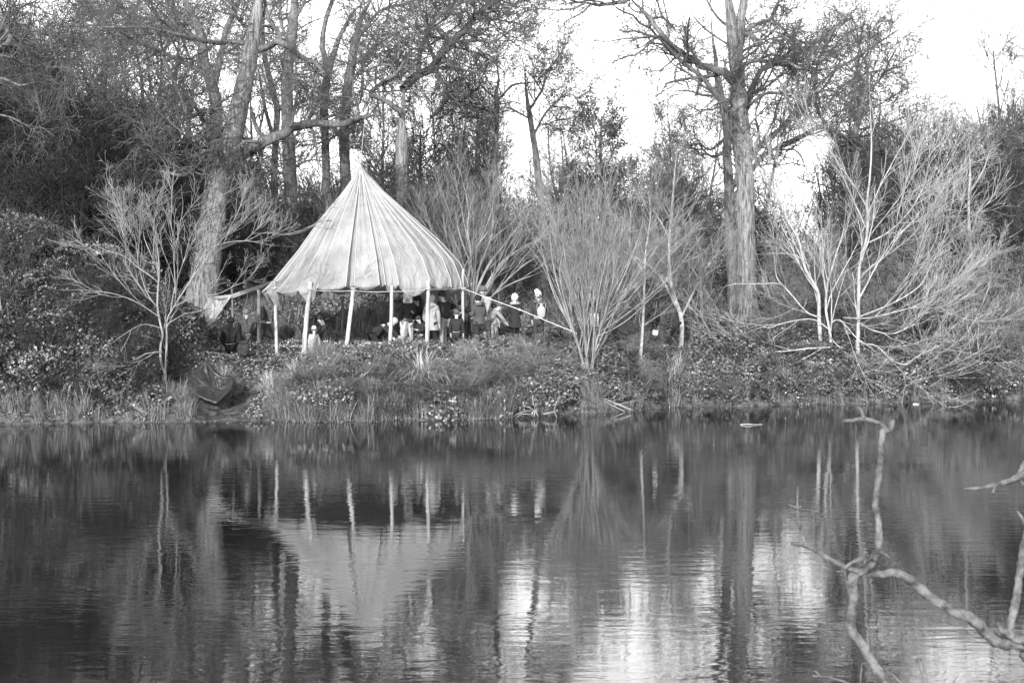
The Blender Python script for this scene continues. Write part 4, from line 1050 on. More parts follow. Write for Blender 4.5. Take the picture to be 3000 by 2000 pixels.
Geo().tube(P - TO, R, 5).build('guy_rope', M['rope'], tent)
P = np.array([gp[2] + Vector((-.04, 0, .02)), gp[2], gp[2] + Vector((.04, 0, -.015))]); Geo().tube(P - TO, np.array([.02, .035, .02]), 6).build('rope_knot', M['rope'], tent)

def sheet(name, corners, nu, nv, sag, mat, parent=None, off=None, wr=.02):
    """bilinear cloth between four points with sag and creases"""
    a, b, c, d = [np.array(q) for q in corners]
    u = np.linspace(0, 1, nu)[None, :, None]; v = np.linspace(0, 1, nv)[:, None, None]
    P = (a * (1 - u) + b * u) * (1 - v) + (d * (1 - u) + c * u) * v
    n = np.cross(b - a, d - a); n = n / np.linalg.norm(n)
    bb = (16 * u * (1 - u) * v * (1 - v))
    P = P + n * (bb * sag + wr * np.sin(u * 17 + v * 6) * bb ** .5 + wr * .6 * np.sin(v * 21 - u * 9) * bb ** .5)
    V = P.reshape(-1, 3) - (0 if off is None else off)
    i = (np.arange(nv - 1)[:, None] * nu + np.arange(nu - 1)[None]).reshape(-1, 1)
    return mesh_np(name, V, np.concatenate([i, i + 1, i + nu + 1, i + nu], 1), mat, parent)

M['fly'] = mat_noise('grey tarpaulin sheet', .36, .44, 3, bump=.3, bdist=.02, translucent=.2)
fb = at(640, 985, 40.6); FO = np.array([fb.x, fb.y, g(fb.x, fb.y)])
fly = empty('tarpaulin', tuple(FO), label='grey awning sheet stretched from the tent corner to the ground, twisted along the top', cat='awning')
sheet('sheet', [at(612, 872, 41.4), at(678, 868, 40.8), at(588, 992, 40.0), at(548, 992, 40.9)], 16, 18, .06, M['fly'], fly, FO)
sheet('sheet_fold', [at(678, 862, 40.8), at(803, 820, 40.5), at(770, 842, 41.1), at(682, 873, 40.75)], 18, 8, .05, M['fly'], fly, FO)
sheet('sheet_flap', [at(612, 870, 41.4), at(678, 862, 40.8), at(680, 872, 40.75), at(640, 876, 40.9)], 12, 6, .03, M['fly'], fly, FO)
pole((679, 846), (682, 960), 40.9, 6, M['wood_dark'], fly, FO)

# ------------------------------------------------------------------ things on the bank
M['tarp'] = mat_noise('dark plastic sheet', .02, .045, 5, bump=.3, bdist=.02, rough=.42, spec=.5)
M['black'] = mat_noise('black cloth', .012, .022, 20, bump=.1)
ctr = np.array(at(618, 1135, 36.75))
outl = [(598, 1054, 38.4), (622, 1083, 38.0), (645, 1100, 37.9), (676, 1101, 37.7), (680, 1120, 37.3), (674, 1140, 36.9), (655, 1158, 36.5), (632, 1178, 36.2), (600, 1168, 36.2),
        (568, 1153, 36.3), (541, 1134, 36.6), (536, 1112, 37.0), (545, 1094, 37.5), (570, 1078, 38.0), (590, 1064, 38.3)]
O_ = np.array([at(q[0], q[1], 35.75 + (q[2] - 36.2) * .7) for q in outl]); m_ = 120
ang_ = np.linspace(0, len(O_), m_, endpoint=False); k_ = ang_.astype(int); f_ = (ang_ - k_)[:, None]
ring = O_[k_] * (1 - f_) + O_[(k_ + 1) % len(O_)] * f_
rows = []
for j, q in enumerate(np.linspace(.02, 1, 18)):
    p = ctr * (1 - q) + ring * q
    fold = .055 * np.sin(ang_ * 2.9 + .8 * np.sin(ang_ * 1.3)) * (q * (1 - q) * 4) + .02 * np.sin(ang_ * 8) * q
    p = p + np.array([0, 1, 0]) * (fold + .26 * np.sin(q * math.pi * .8))[:, None] - np.array([0, 0, .05]) * (q * (1 - q) * 4)
    rows.append(p)
for q in (1, 2, 3):                                       # turned-under rim
    rows.append(ring + np.array([0, .10, -.055]) * q + (ctr - ring) * .05 * q)
Pm = np.stack(rows)
nr = len(rows)
i = (np.arange(nr - 1)[:, None] * m_ + np.arange(m_)[None]).reshape(-1, 1); i2 = (np.arange(nr - 1)[:, None] * m_ + (np.arange(m_)[None] + 1) % m_).reshape(-1, 1)
tag(mesh_np('folded_tarpaulin', Pm.reshape(-1, 3), np.concatenate([i, i2, i2 + m_, i + m_], 1), M['tarp']), 'dark crumpled tarpaulin slung like a bag among the brambles by the path', 'tarpaulin')

M['straw'] = M['rope']
def flat_box(name, c, w, h, mat, label, cat, tilt=0, th=.004):
    V = np.array([[x, y, z] for x in (-w / 2, w / 2) for y in (-th, th) for z in (-h / 2, h / 2)], float)
    V[:, 1] += .05 * (V[:, 2] / h) * w
    F = np.array([[0, 1, 3, 2], [4, 6, 7, 5], [0, 4, 5, 1], [2, 3, 7, 6], [1, 5, 7, 3], [0, 2, 6, 4]])
    o = mesh_np(name, V, F, mat, smooth=False); o.location = c; o.rotation_euler = (0, tilt, .1)
    return tag(o, label, cat)
flat_box('paper_notice', at(1741, 937, 40.3), .24, .36, M['paper'], 'white paper notice fixed to the stems of the fan shaped willow', 'notice')
flat_box('card', at(1920, 974, 41.0), .15, .13, M['paper'], 'small white card on a stick beside the slim sapling', 'card', .1)

# dark coat hanging from a rear pole (a draped cone with folds)
def draped(name, px, D, ytop, ybot, w, mat, label, cat, skew=0.0, par=None):
    a = at(px, ybot, D); b = at(px + skew, ytop, D); H = b.z - a.z
    n, m = 14, 28; th = np.linspace(0, 2 * math.pi, m, endpoint=False)
    rows = []
    for j in range(n):
        t = j / (n - 1)
        r = w * D / FPX * .5 * (.16 + .84 * (1 - t) ** .75 * (1 if t < .97 else .3))
        fold = 1 + .13 * (1 - t) * np.sin(th * 5 + 1) + .06 * (1 - t) * np.sin(th * 9)
        rows.append(np.stack([(b.x - a.x) * t + r * np.cos(th) * fold, r * .5 * np.sin(th) * fold, np.full(m, H * t)], 1))
    P = np.stack(rows)
    i = (np.arange(n - 1)[:, None] * m + np.arange(m)[None]).reshape(-1, 1); i2 = (np.arange(n - 1)[:, None] * m + (np.arange(m)[None] + 1) % m).reshape(-1, 1)
    o = mesh_np(name, P.reshape(-1, 3), np.concatenate([i, i2, i2 + m, i + m], 1), mat); o.location = a
    return tag(o, label, cat)
M['coat_d'] = mat_noise('charcoal coat', .02, .045, 6, bump=.3)
draped('hanging_coat', 770, 42.9, 897, 982, 52, M['coat_d'], 'dark coat draped over the rear pole near the twisted awning', 'coat', 0)
def rucksack(px, D, ytop, w, h, mat, label, loc=None):
    """rounded bag body, front pocket, lid and two straps"""
    b = at(px, ytop, D); z = b.z - h
    root = empty('rucksack', (b.x, D, z), label=label, cat='rucksack')
    def blob(name, c, s, p=3.0):
        u = np.linspace(0, 2 * math.pi, 20, endpoint=False); v = np.linspace(-math.pi / 2, math.pi / 2, 11)
        sg = lambda q: np.sign(q) * np.abs(q) ** (2 / p)
        X = sg(np.cos(v))[:, None] * sg(np.cos(u))[None] * s[0]; Y = sg(np.cos(v))[:, None] * sg(np.sin(u))[None] * s[1]; Z = sg(np.sin(v))[:, None] * np.ones(20)[None] * s[2]
        P = np.stack([X, Y, Z], -1).reshape(-1, 3) + c
        i = (np.arange(10)[:, None] * 20 + np.arange(20)[None]).reshape(-1, 1); i2 = (np.arange(10)[:, None] * 20 + (np.arange(20)[None] + 1) % 20).reshape(-1, 1)
        mesh_np(name, P, np.concatenate([i, i2, i2 + 20, i + 20], 1), mat, root)
    blob('body', [0, 0, h / 2], [w / 2, .11, h / 2]); blob('pocket', [0, -.11, h * .3], [w * .36, .05, h * .2]); blob('lid', [0, -.02, h * .95], [w * .42, .12, .05])
    for s in (-1, 1):
        P, R = smooth_path([(s * w * .25, .1, h * .9, .015), (s * w * .3, .17, h * .6, .015), (s * w * .3, .1, h * .15, .012)], 10); Geo().tube(P, R, 5).build('strap', mat, root)
    return root
rucksack(713, 39.6, 1000, .34, .44, M['coat_d'], 'dark rucksack lying in the brambles just above the path')

def sticks(name, label, cat, Y, paths, mat, wob=.1, kind='stick'):
    x0, y0, z0, _ = W3(paths[0][0:1] if False else widths(paths[0][0], paths[0][1], paths[0][2]), Y)[0]
    root = empty(name, (x0, y0, z0), label=label, cat=cat); off = np.array([x0, y0, z0])
    for p in paths:
        w = W3(widths(p[0], p[1], p[2]), Y, .15)
        P, R = smooth_path(w, max(8, npts(p[0]) * 2), wob)
        V, F = trunk_tube(P, R, 6, .06); Geo().add(V - off, F).build(kind, mat, root)
    return root
sticks('driftwood', 'pale tangle of roots washed up at the water edge under the bramble bank', 'driftwood', 36.45,
       [([(1500, 1226), (1512, 1214), (1530, 1207), (1555, 1202), (1572, 1198)], 4, 3), ([(1510, 1226), (1525, 1214), (1545, 1212), (1562, 1214)], 3, 3), ([(1560, 1160), (1562, 1180), (1568, 1193), (1572, 1200)], 3, 4),
        ([(1572, 1200), (1560, 1208), (1558, 1218)], 6, 3), ([(1572, 1200), (1566, 1210), (1564, 1222)], 5, 2), ([(1572, 1200), (1573, 1212), (1578, 1220), (1573, 1225)], 3, 2), ([(1528, 1191), (1548, 1191), (1558, 1198), (1570, 1199)], 2.5, 3),
        ([(1592, 1212), (1605, 1210), (1620, 1207), (1633, 1202)], 5, 6), ([(1623, 1204), (1628, 1185), (1635, 1168), (1648, 1162)], 4, 2), ([(1625, 1208), (1630, 1220), (1627, 1230)], 4, 2)], M['twig_pale_grey'])
sticks('driftwood', 'fallen branches raking down to the water beneath the overhanging sedge', 'driftwood', 38.6,
       [([(1730, 1158), (1760, 1163), (1790, 1176), (1820, 1188), (1850, 1200)], 8, 5), ([(1740, 1162), (1770, 1175), (1800, 1190), (1830, 1205)], 5, 3), ([(1720, 1165), (1735, 1180), (1745, 1198)], 3, 2),
        ([(1717, 1202), (1750, 1198), (1790, 1190), (1830, 1180), (1870, 1172)], 3, 2), ([(1755, 1170), (1770, 1190), (1778, 1205)], 3, 2), ([(1665, 1207), (1675, 1212), (1686, 1217)], 5, 4), ([(1665, 1215), (1675, 1210)], 3, 2)], M['twig_pale_grey'])
sticks('floating_stick', 'thin pale stick floating on the open water', 'stick', 34.35, [([(2170, 1243), (2190, 1242), (2210, 1243), (2233, 1242.5)], 3.5, 2.5)], M['twig_pale'], .02)
sticks('floating_stick', 'short pale chip of wood floating close to the bank under the largest willow', 'stick', 41.6, [([(2676, 1183), (2684, 1182.5), (2692, 1183)], 4, 3)], M['paper'], .02)
sticks('broken_branch', 'black broken branch leaning against the forked young tree', 'branch', 42.6, [([(1958, 1000), (1962, 990), (1972, 972), (1984, 956), (1994, 945)], 9, 9), ([(1975, 968), (1965, 960), (1950, 965)], 5, 3)], M['black'])
pp = at(2352, 1157, 42.6); pr = at(2372, 1154, 43.1)
t = np.linspace(0, 1, 6)[:, None]
po = Geo().tube(np.array(pp)[None] * (1 - t) + np.array(pr)[None] * t, np.full(6, .07), 14).build('drain_pipe', M['bark_mid'])
tag(po, 'short end of pipe poking from the bank beside the foot of the largest willow', 'pipe')
sticks('wooden_post', 'short black stake standing in the leaves under the tent', 'stake', 40.9, [([(1053, 975), (1053, 955), (1054, 940)], 4, 4)], M['black'], .02)
sticks('feather', 'white feather like scrap standing in the shallows below the tent', 'scrap', 35.9, [([(1157, 1232), (1157, 1226), (1154, 1220)], 5, 7)], M['paper'], .02)

# ------------------------------------------------------------------ people
def cloth(name, a, b=None, sc=6):
    if name not in M: M[name] = mat_noise(name, a, b or a * 1.3, sc, bump=.35, bdist=.01)
    return M[name]
SKIN = mat_noise('skin', .30, .36, 8, bump=0, rough=.6)
EYE = M['black']

def skin_mesh(name, verts, radii, edges, mat, parent, root=0, sub=1):
    me = bpy.data.meshes.new(name); me.from_pydata([tuple(v) for v in verts], edges, [])
    o = bpy.data.objects.new(name, me); C.objects.link(o); o.parent = parent
    o.modifiers.new('Skin', 'SKIN')
    sv = me.skin_vertices[0].data
    for i, r in enumerate(radii):
        sv[i].radius = (r, r) if not isinstance(r, tuple) else r
        sv[i].use_root = (i == root)
    s = o.modifiers.new('Subdivision', 'SUBSURF'); s.levels = sub; s.render_levels = sub
    me.materials.append(mat)
    return o

def ball(name, c, s, mat, parent, n=12, m=16, noise=0.0, cut=None, tiltx=0.0):
    v = np.linspace(-math.pi / 2, math.pi / 2, n); u = np.linspace(0, 2 * math.pi, m, endpoint=False)
    P = np.stack([np.cos(v)[:, None] * np.cos(u)[None], np.cos(v)[:, None] * np.sin(u)[None], np.sin(v)[:, None] * np.ones(m)[None]], -1)
    if noise: P = P * (1 + rng.normal(0, noise, (n, m, 1)))
    P = P * np.array(s)
    if tiltx:
        c_, s_ = math.cos(tiltx), math.sin(tiltx); P = np.stack([P[..., 0], P[..., 1] * c_ - P[..., 2] * s_, P[..., 1] * s_ + P[..., 2] * c_], -1)
    P = P + np.array(c)
    i = (np.arange(n - 1)[:, None] * m + np.arange(m)[None]).reshape(-1, 1); i2 = (np.arange(n - 1)[:, None] * m + (np.arange(m)[None] + 1) % m).reshape(-1, 1)
    return mesh_np(name, P.reshape(-1, 3), np.concatenate([i, i2, i2 + m, i + m], 1), mat, parent)

def person(label, px, D, H, face, pose='stand', lean=0.0, nod=0.0, turn=0.0, top=.02, legs=.03, hair=.03, hairstyle='short', hat=None, hood=None, coat=0.0, arms=('down', 'down'),
           boots=None, dz=0.0, wide=1.0, group='people gathered around the tent'):
    x = pxX(px, D); z = g(x, D) + dz
    root = empty('person', (x, D, z), D2R(face), label=label, cat='person', group=group)
    # forward is -Y in local space
    V3 = lambda a, b, c: np.array([a, b, c], float) * H
    if pose == 'stand': hp = .52
    elif pose == 'bend': hp = .50
    elif pose == 'crouch': hp = .17
    elif pose == 'kneel': hp = .27
    else: hp = .15
    u = np.array([0, -math.sin(lean), math.cos(lean)])
    hl = lean * .75 + nod; hd = np.array([math.sin(turn) * 0, -math.sin(hl), math.cos(hl)]); hf = np.array([0, -math.cos(hl), -math.sin(hl)])
    if turn: hf = np.array([math.sin(turn), -math.cos(turn) * math.cos(hl), -math.sin(hl)])
    pel = V3(0, .02 if pose in ('stand', 'bend') else .05, hp)
    waist = pel + u * .10 * H; chest = pel + u * .20 * H; neck = pel + u * .315 * H
    jaw = neck + hd * .055 * H + hf * .008 * H; sk = neck + hd * .115 * H; crown = neck + hd * .15 * H
    vs = [pel, waist, chest, neck, jaw, sk, crown]; rs = [.075, .068, .08, .032, .045, .058, .04]
    es = [(0, 1), (1, 2), (2, 3), (3, 4), (4, 5), (5, 6)]
    rs = [r * H for r in rs]
    nose = len(vs); vs.append(jaw * .45 + sk * .55 + hf * .066 * H); rs.append(.008 * H); es.append((5, nose))
    A = {}; Lg = {}
    for s, arm in ((-1, arms[0]), (1, arms[1])):
        sh = chest + u * .085 * H + np.array([s * .105 * H * wide, 0, 0])
        if arm == 'down': el = sh + np.array([s * .03, -.01, -.17]) * H; wr = el + np.array([-s * .005, -.04, -.145]) * H
        elif arm == 'hold': el = sh + np.array([s * .03, -.02, -.16]) * H; wr = el + np.array([-s * .05, -.13, .03]) * H
        elif arm == 'reach': el = sh + np.array([s * .01, -.10, -.12]) * H; wr = el + np.array([0, -.09, -.11]) * H
        elif arm == 'point': el = sh + np.array([s * .15, -.04, -.03]) * H; wr = el + np.array([s * .13, -.05, -.01]) * H
        elif arm == 'knee': el = sh + np.array([s * .04, -.10, -.12]) * H; wr = el + np.array([-s * .04, -.12, -.01]) * H
        i0 = len(vs); vs += [sh, el, wr]; rs += [.036 * H, .028 * H, .02 * H]; es += [(2, i0), (i0, i0 + 1), (i0 + 1, i0 + 2)]
        dv = wr - el; dv = dv / np.linalg.norm(dv); side = np.array([1., 0, 0]) - dv[0] * dv; side /= np.linalg.norm(side) + 1e-6; fw = np.cross(side, dv)
        palm = wr + dv * .04 * H; ip = len(vs); vs.append(palm); rs.append(.019 * H); es.append((i0 + 2, ip))
        for q, (o_, ln) in enumerate([(-.013, .038), (-.005, .044), (.004, .042), (.012, .034)]):
            a1 = palm + side * o_ * H + dv * .016 * H; a2 = palm + side * o_ * 1.2 * H + dv * (.016 + ln * .8) * H - fw * .010 * H
            j = len(vs); vs += [a1, a2]; rs += [.0055 * H, .0048 * H]; es += [(ip, j), (j, j + 1)]
        tb = wr + dv * .018 * H + side * (-s) * .016 * H; tt_ = tb + dv * .022 * H + side * (-s) * .014 * H
        j = len(vs); vs += [tb, tt_]; rs += [.006 * H, .005 * H]; es += [(i0 + 2, j), (j, j + 1)]
        A[s] = (sh, el, wr)
    for s in (-1, 1):
        hip = pel + np.array([s * .048, 0, -.03]) * H
        if pose in ('stand', 'bend'):
            st = .02 * s; kn = np.array([s * .058 * H, (.0 + st) * H, .28 * H]); an = np.array([s * .062 * H, (.03 + st) * H, .045 * H]); toe = an + np.array([s * .01, -.10, -.025]) * H
        elif pose == 'crouch':
            kn = np.array([s * .10, -.20, .27]) * H; an = np.array([s * .08, -.05, .045]) * H; toe = an + np.array([s * .02, -.10, -.025]) * H
        elif pose == 'kneel':
            kn = np.array([s * .08, -.10, .05]) * H; an = np.array([s * .07, .14, .04]) * H; toe = an + np.array([0, .07, -.015]) * H
        i0 = len(vs); vs += [hip, kn, an, toe]; rs += [.052 * H, .036 * H, .024 * H, .018 * H]; es += [(0, i0), (i0, i0 + 1), (i0 + 1, i0 + 2), (i0 + 2, i0 + 3)]
        Lg[s] = (hip, kn, an, toe)
    skin_mesh('body', vs, rs, es, SKIN, root)
    # garments
    T = cloth('cloth %.2f' % top, top); Lm = cloth('cloth %.2f' % legs, legs); Hm = cloth('hair %.2f' % hair, hair, hair * 1.8, 30)
    c1 = neck - u * .02 * H
    jv = [pel + u * .0, waist, chest, c1]; jr = [.098 * H * wide, .092 * H * wide, .10 * H * wide, .048 * H]; je = [(0, 1), (1, 2), (2, 3)]
    for s in (-1, 1):
        sh, el, wr = A[s]; i0 = len(jv); jv += [sh, el, wr * .9 + el * .1]; jr += [.05 * H, .042 * H, .033 * H]; je += [(2, i0), (i0, i0 + 1), (i0 + 1, i0 + 2)]
    skin_mesh('jacket', jv, jr, je, T, root)
    tv = [pel]; tr = [.088 * H]; te = []
    for s in (-1, 1):
        hip, kn, an, toe = Lg[s]; i0 = len(tv); tv += [hip, kn, an + (kn - an) * .12]; tr += [.064 * H, .047 * H, .038 * H]; te += [(0, i0), (i0, i0 + 1), (i0 + 1, i0 + 2)]
    skin_mesh('trousers', tv, tr, te, Lm, root)
    B = cloth('cloth %.2f' % (boots if boots else .02), boots if boots else .02)
    for s in (-1, 1):
        hip, kn, an, toe = Lg[s]; hi = .75 if boots else .35
        skin_mesh('boot', [an + (kn - an) * hi, an, toe], [.044 * H if boots else .03 * H, .034 * H, .027 * H], [(0, 1), (1, 2)], B, root)
    if coat:     # skirt of a long coat, flared, with folds
        m = 28; th = np.linspace(0, 2 * math.pi, m, endpoint=False); rows = []
        for j in range(9):
            t = j / 8; r = (.098 + .035 * t * (1 + coat)) * H * wide; fold = 1 + .05 * t * np.sin(th * 6) + .03 * t * np.sin(th * 11 + 1)
            zc = pel[2] + .10 * H * (1 - t) - coat * H * t
            rows.append(np.stack([r * np.cos(th) * fold, pel[1] + r * .85 * np.sin(th) * fold, np.full(m, zc)], 1))
        P = np.stack(rows); i = (np.arange(8)[:, None] * m + np.arange(m)[None]).reshape(-1, 1); i2 = (np.arange(8)[:, None] * m + (np.arange(m)[None] + 1) % m).reshape(-1, 1)
        mesh_np('coat_skirt', P.reshape(-1, 3), np.concatenate([i, i2, i2 + m, i + m], 1), T, root)
    # head details
    sidev = np.cross(hd, hf); sidev /= np.linalg.norm(sidev)
    for s in (-1, 1):
        ball('eye', jaw * .35 + sk * .65 + hf * .054 * H + sidev * s * .02 * H, (.006 * H,) * 3, EYE, root, 6, 8)
        ball('ear', jaw * .5 + sk * .5 + sidev * s * .054 * H, (.009 * H, .014 * H, .02 * H), SKIN, root, 6, 8)
    ball('mouth', jaw + hf * .047 * H, (.014 * H, .004 * H, .004 * H), cloth('cloth 0.10', .10), root, 5, 8)
    hc = sk - hf * .012 * H + hd * .010 * H
    if hairstyle != 'none':
        sz = {'short': (.066, .070, .062), 'curly': (.088, .085, .082), 'long': (.072, .076, .070)}[hairstyle]
        ball('hair', hc + hd * .012 * H, tuple(q * H for q in sz), Hm, root, 14, 18, .05, tiltx=hl * 0)
        if hairstyle == 'long':
            ball('hair_length', neck - hf * .04 * H - hd * .02 * H, (.062 * H, .035 * H, .12 * H), Hm, root, 12, 16, .05)
        if hairstyle == 'curly':
            for s in (-1, 1): ball('hair_side', jaw - hf * .01 * H + sidev * s * .055 * H, (.032 * H, .05 * H, .06 * H), Hm, root, 8, 10, .08)
    if hat:
        Ht = cloth('knit %.2f' % hat[1], hat[1], hat[1] * 1.15, 40)
        ball('hat', hc + hd * .03 * H, (.066 * H, .068 * H, (.060 if hat[0] != 'tall' else .09) * H), Ht, root, 12, 18, .02)
        ball('hat_brim', hc + hd * .005 * H, (.070 * H, .072 * H, .018 * H), Ht, root, 7, 18, .02)
        if hat[0] == 'pompom': ball('pompom', hc + hd * .105 * H, (.03 * H,) * 3, Ht, root, 8, 10, .1)
        if hat[0] == 'tall': ball('hat_point', hc + hd * .10 * H + sidev * .03 * H, (.05 * H, .05 * H, .045 * H), Ht, root, 8, 12, .03)
    if hood:
        Hd = cloth('hood %.2f' % hood, hood, hood * 1.4, 40)
        a = np.linspace(0, 2 * math.pi, 22); cN = neck - hf * .02 * H
        P = np.stack([cN[0] + .075 * H * np.cos(a), cN[1] + .07 * H * np.sin(a), cN[2] + .01 * H + .015 * H * np.sin(a)], 1)
        Geo().tube(P, np.full(22, .03 * H) * rng.uniform(.8, 1.2, 22), 8).build('hood', Hd, root)
    return root

def stand_h(px, D, ytop): return CAMZ + (900 - ytop) * D / FPX - g(pxX(px, D), D)
P_ = person
P_('person with blonde curly hair in a dark jacket, facing the pond', 1195, 41.6, stand_h(1195, 41.6, 862), 8, top=.018, legs=.25, hair=.5, hairstyle='curly', coat=.02, arms=('down', 'hold'))
w_ = bpy.context.scene.objects[-1] if False else None
P_('long haired person in black leaning in behind the grey coat', 1233, 42.2, stand_h(1233, 42.2, 868), -60, lean=.25, top=.018, legs=.02, hair=.02, hairstyle='long', arms=('reach', 'reach'), coat=.05)
P_('person in a pale grey coat with a white scarf behind a front tent pole', 1265, 40.9, stand_h(1265, 40.9, 868), 165, top=.19, legs=.012, hair=.2, hairstyle='long', hood=.5, coat=.12, boots=.012)
P_('man in a black sweater and patterned light trousers looking down', 1297, 41.3, stand_h(1297, 41.3, 856), -125, nod=.35, top=.016, legs=.2, hair=.03, wide=1.15, arms=('hold', 'hold'))
P_('boy in black with a bright face looking down between two adults', 1229, 40.6, 1.18, -50, nod=.5, top=.02, legs=.02, hair=.02, dz=-.12, arms=('hold', 'hold'))
P_('small child in a black bobble hat and pale jacket seated under the tent', 1186, 40.5, 1.12, 150, pose='kneel', lean=.3, top=.26, legs=.2, hair=.1, hat=('pompom', .012), dz=.12)
P_('boy in a dark quilted jacket seen from behind', 1338, 40.9, 1.32, 172, nod=.2, top=.022, legs=.02, hair=.05, dz=-.12, wide=1.1)
P_('child whose bright face shows beside the quilted jacket', 1349, 42.3, 1.30, -20, nod=.3, top=.018, legs=.02, hair=.02, arms=('hold', 'hold'))
P_('person with dark hair bending low between the two end poles of the tent', 1378, 42.0, 1.5, -80, pose='bend', lean=1.05, top=.03, legs=.03, hair=.012, arms=('reach', 'reach'))
P_('boy in a dark hooded parka standing by the knobbly end pole', 1402, 40.9, stand_h(1402, 40.9, 868), -150, nod=.35, top=.045, legs=.022, hair=.012, hood=.07, coat=.02, arms=('hold', 'hold'))
P_('tall grey haired person in a pale shirt behind the hooded parka', 1416, 43.4, stand_h(1416, 43.4, 841), -20, nod=.45, top=.22, legs=.06, hair=.07, arms=('reach', 'reach'))
P_('person in pale grey bending away with a hand on the knees', 1428, 42.2, 1.45, 100, pose='bend', lean=.75, top=.17, legs=.12, hair=.05, wide=1.25, arms=('reach', 'reach'))
P_('child in a black knitted hat and pale jacket, behind the bending figure', 1449, 43.6, 1.2, 140, top=.24, legs=.2, hair=.03, hat=('plain', .012), dz=.1, arms=('down', 'down'))
pw = P_('person in a long black coat, white knitted hat, fur collar and pale rubber boots', 1507, 42.6, stand_h(1507, 42.6, 866), 195, top=.02, legs=.012, hair=.5, hat=('plain', .42), hood=.22, coat=.13, boots=.33, arms=('hold', 'hold'))
pq = P_('person in a dark jacket and tall white hat carrying a pale drawstring bag', 1578, 42.8, stand_h(1578, 42.8, 862), 168, top=.03, legs=.03, hair=.04, hat=('tall', .5), hood=.07, coat=0, arms=('hold', 'down'))
bgx = at(1586, 912, 42.45)
bag = empty('drawstring_bag', (bgx.x, bgx.y, bgx.z - .22), label='pale drawstring bag hanging on the back of the person in the tall white hat', cat='bag')
ball('sack', (0, 0, .2), (.13, .07, .2), cloth('cloth 0.24', .24), bag, 12, 16, .03)
ball('sack_mouth', (0, 0, .42), (.05, .04, .05), cloth('cloth 0.24', .24), bag, 8, 10, .05)
for s in (-1, 1):
    P, R = smooth_path([(s * .04, 0, .42, .006), (s * .1, .06, .5, .006), (s * .13, .12, .35, .006), (s * .1, .02, .05, .006)], 12); Geo().tube(P, R, 4).build('cord', M['rope'], bag)
P_('man with dark hair in a dark jacket crouching and looking at the child beside him', 945, 40.5, 1.66, -75, pose='kneel', lean=.12, nod=.25, top=.02, legs=.02, hair=.02, dz=-.03, arms=('reach', 'reach'))
P_('small child in a pale knitted hat and light jacket beside the crouching man', 920, 40.2, 1.12, 165, pose='kneel', lean=.15, top=.24, legs=.2, hair=.1, hat=('plain', .55), dz=.05)
P_('person in black bent double picking something from the ground below the tent', 1103, 40.6, 1.6, 75, pose='kneel', lean=1.0, nod=.4, top=.016, legs=.012, hair=.25, dz=-.02, wide=1.25, arms=('reach', 'reach'))
P_('long haired person all in black sitting beside the awning', 677, 40.4, 1.55, 175, pose='kneel', lean=.1, top=.012, legs=.01, hair=.008, hairstyle='long', dz=-.18, wide=1.2, arms=('down', 'down'))
P_('person in a dark grey jumper stretching one arm out near the draped coat', 723, 40.9, 1.48, 178, top=.035, legs=.04, hair=.10, dz=-.35, wide=1.1, arms=('point', 'down'))

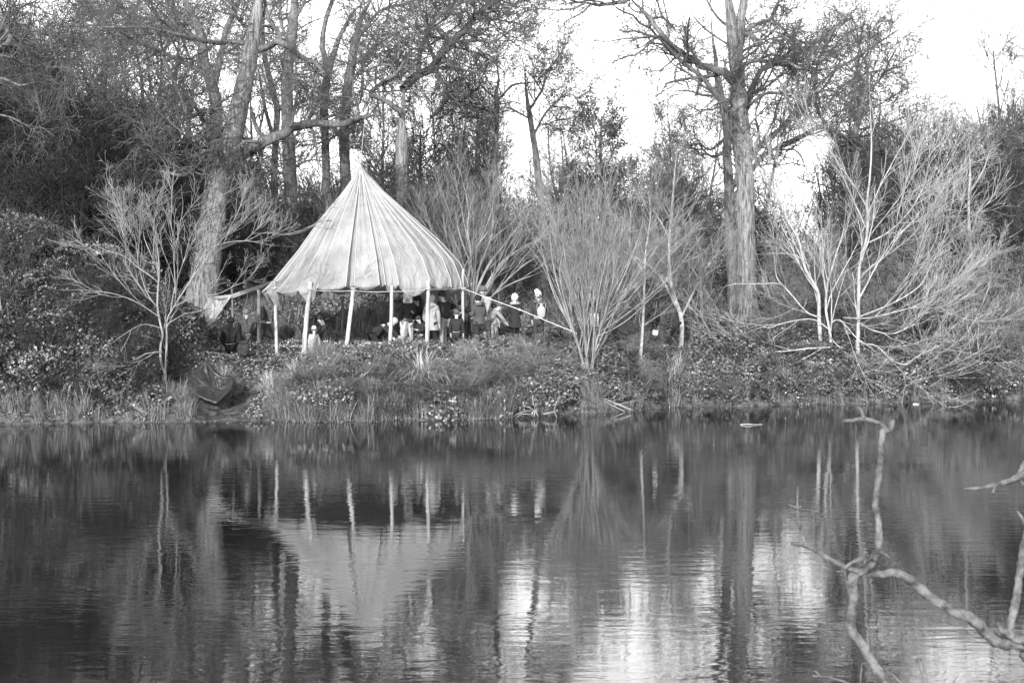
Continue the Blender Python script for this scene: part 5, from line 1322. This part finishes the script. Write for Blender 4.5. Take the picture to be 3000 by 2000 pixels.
# ------------------------------------------------------------------ dead branch rising from the near water
BO = at(2950, 2680, 6.7)
branch = empty('dead_branch', tuple(BO), label='bare dead branch rising from the near water, forked and weathered', cat='branch')
BR = [([(2950, 2690, 52), (2860, 2450, 40), (2720, 2200, 32), (2640, 2070, 28), (2597, 2000, 26), (2553, 1936, 30), (2521, 1882, 29), (2494, 1838, 28), (2500, 1773, 30), (2500, 1692, 30), (2532, 1668, 27), (2559, 1638, 25), (2575, 1605, 22), (2576, 1557, 19), (2570, 1502, 17), (2564, 1475, 18), (2575, 1394, 17), (2581, 1313, 17), (2586, 1266, 20), (2606, 1257, 18), (2617, 1232, 11)], 6.7),
      ([(2597, 1261, 12), (2583, 1242, 12), (2529, 1226, 12), (2500, 1231, 10), (2467, 1232, 9)], 6.68), ([(2529, 1226, 10), (2524, 1204, 9), (2508, 1190, 8)], 6.68),
      ([(2516, 1673, 16), (2472, 1659, 15), (2429, 1635, 13), (2364, 1600, 11), (2320, 1592, 9)], 6.64), ([(2360, 1599, 9), (2345, 1546, 8), (2336, 1489, 7), (2339, 1424, 5)], 6.62), ([(2338, 1489, 6), (2322, 1482, 5), (2310, 1477, 5)], 6.62), ([(2336, 1488, 6), (2347, 1482, 4)], 6.62),
      ([(2475, 1662, 9), (2510, 1640, 12), (2537, 1632, 12), (2548, 1622, 10)], 6.62), ([(2570, 1614, 12), (2590, 1622, 9), (2608, 1632, 7)], 6.66), ([(2472, 1668, 7), (2479, 1695, 6), (2483, 1716, 5)], 6.66), ([(2470, 1672, 6), (2452, 1674, 4)], 6.66),
      ([(2520, 1685, 18), (2545, 1680, 20), (2586, 1681, 22), (2629, 1678, 23), (2673, 1703, 26), (2716, 1741, 27), (2792, 1790, 29), (2846, 1811, 31), (2890, 1855, 33), (2935, 1882, 38), (2975, 1880, 40), (3010, 1900, 42), (3030, 2000, 42), (3010, 2200, 46), (2970, 2500, 50), (2950, 2690, 54)], 6.7),
      ([(2922, 1828, 14), (2932, 1842, 18), (2955, 1858, 26), (2990, 1872, 30), (3040, 1885, 32)], 6.6),
      ([(2958, 1850, 24), (2968, 1800, 24), (2976, 1762, 24), (2990, 1665, 24), (3002, 1600, 24), (3020, 1500, 22), (3040, 1380, 18)], 6.62),
      ([(2825, 1432, 7), (2857, 1430, 9), (2890, 1426, 12), (2944, 1413, 16), (2982, 1397, 20), (3010, 1385, 20), (3040, 1370, 20)], 6.5), ([(2914, 1427, 9), (2910, 1440, 8), (2904, 1452, 7)], 6.48), ([(2980, 1395, 13), (2992, 1375, 14), (3004, 1352, 14)], 6.5), ([(2984, 1400, 8), (3000, 1420, 8)], 6.5),
      ([(2979, 1494, 6), (2990, 1512, 10), (3008, 1540, 14)], 6.6),
      ([(2720, 2200, 22), (2718, 2080, 18), (2709, 1990, 15), (2697, 1945, 14), (2686, 1930, 11), (2673, 1925, 7)], 6.7), ([(2694, 1940, 8), (2700, 1928, 6)], 6.7),
      ([(2640, 2080, 8), (2560, 2030, 7), (2483, 2000, 7), (2429, 1983, 6), (2380, 1979, 5)], 6.6), ([(2405, 1984, 5), (2392, 1968, 4), (2384, 1964, 3)], 6.6), ([(2640, 1999, 5), (2615, 1975, 4), (2605, 1955, 3)], 6.7), ([(2530, 2040, 4), (2521, 2000, 4), (2526, 1941, 3)], 6.7), ([(2780, 2020, 4), (2795, 1995, 4), (2805, 1978, 2)], 6.7)]
for path, Y in BR:
    w = W3(path, Y, .04)
    P, R = smooth_path(w, max(10, npts(path) * 2 + 6), .10)
    V, F = trunk_tube(P, R, 14, .15)
    Geo().add(V - np.array(BO), F).build('limb', M['drift'], branch)
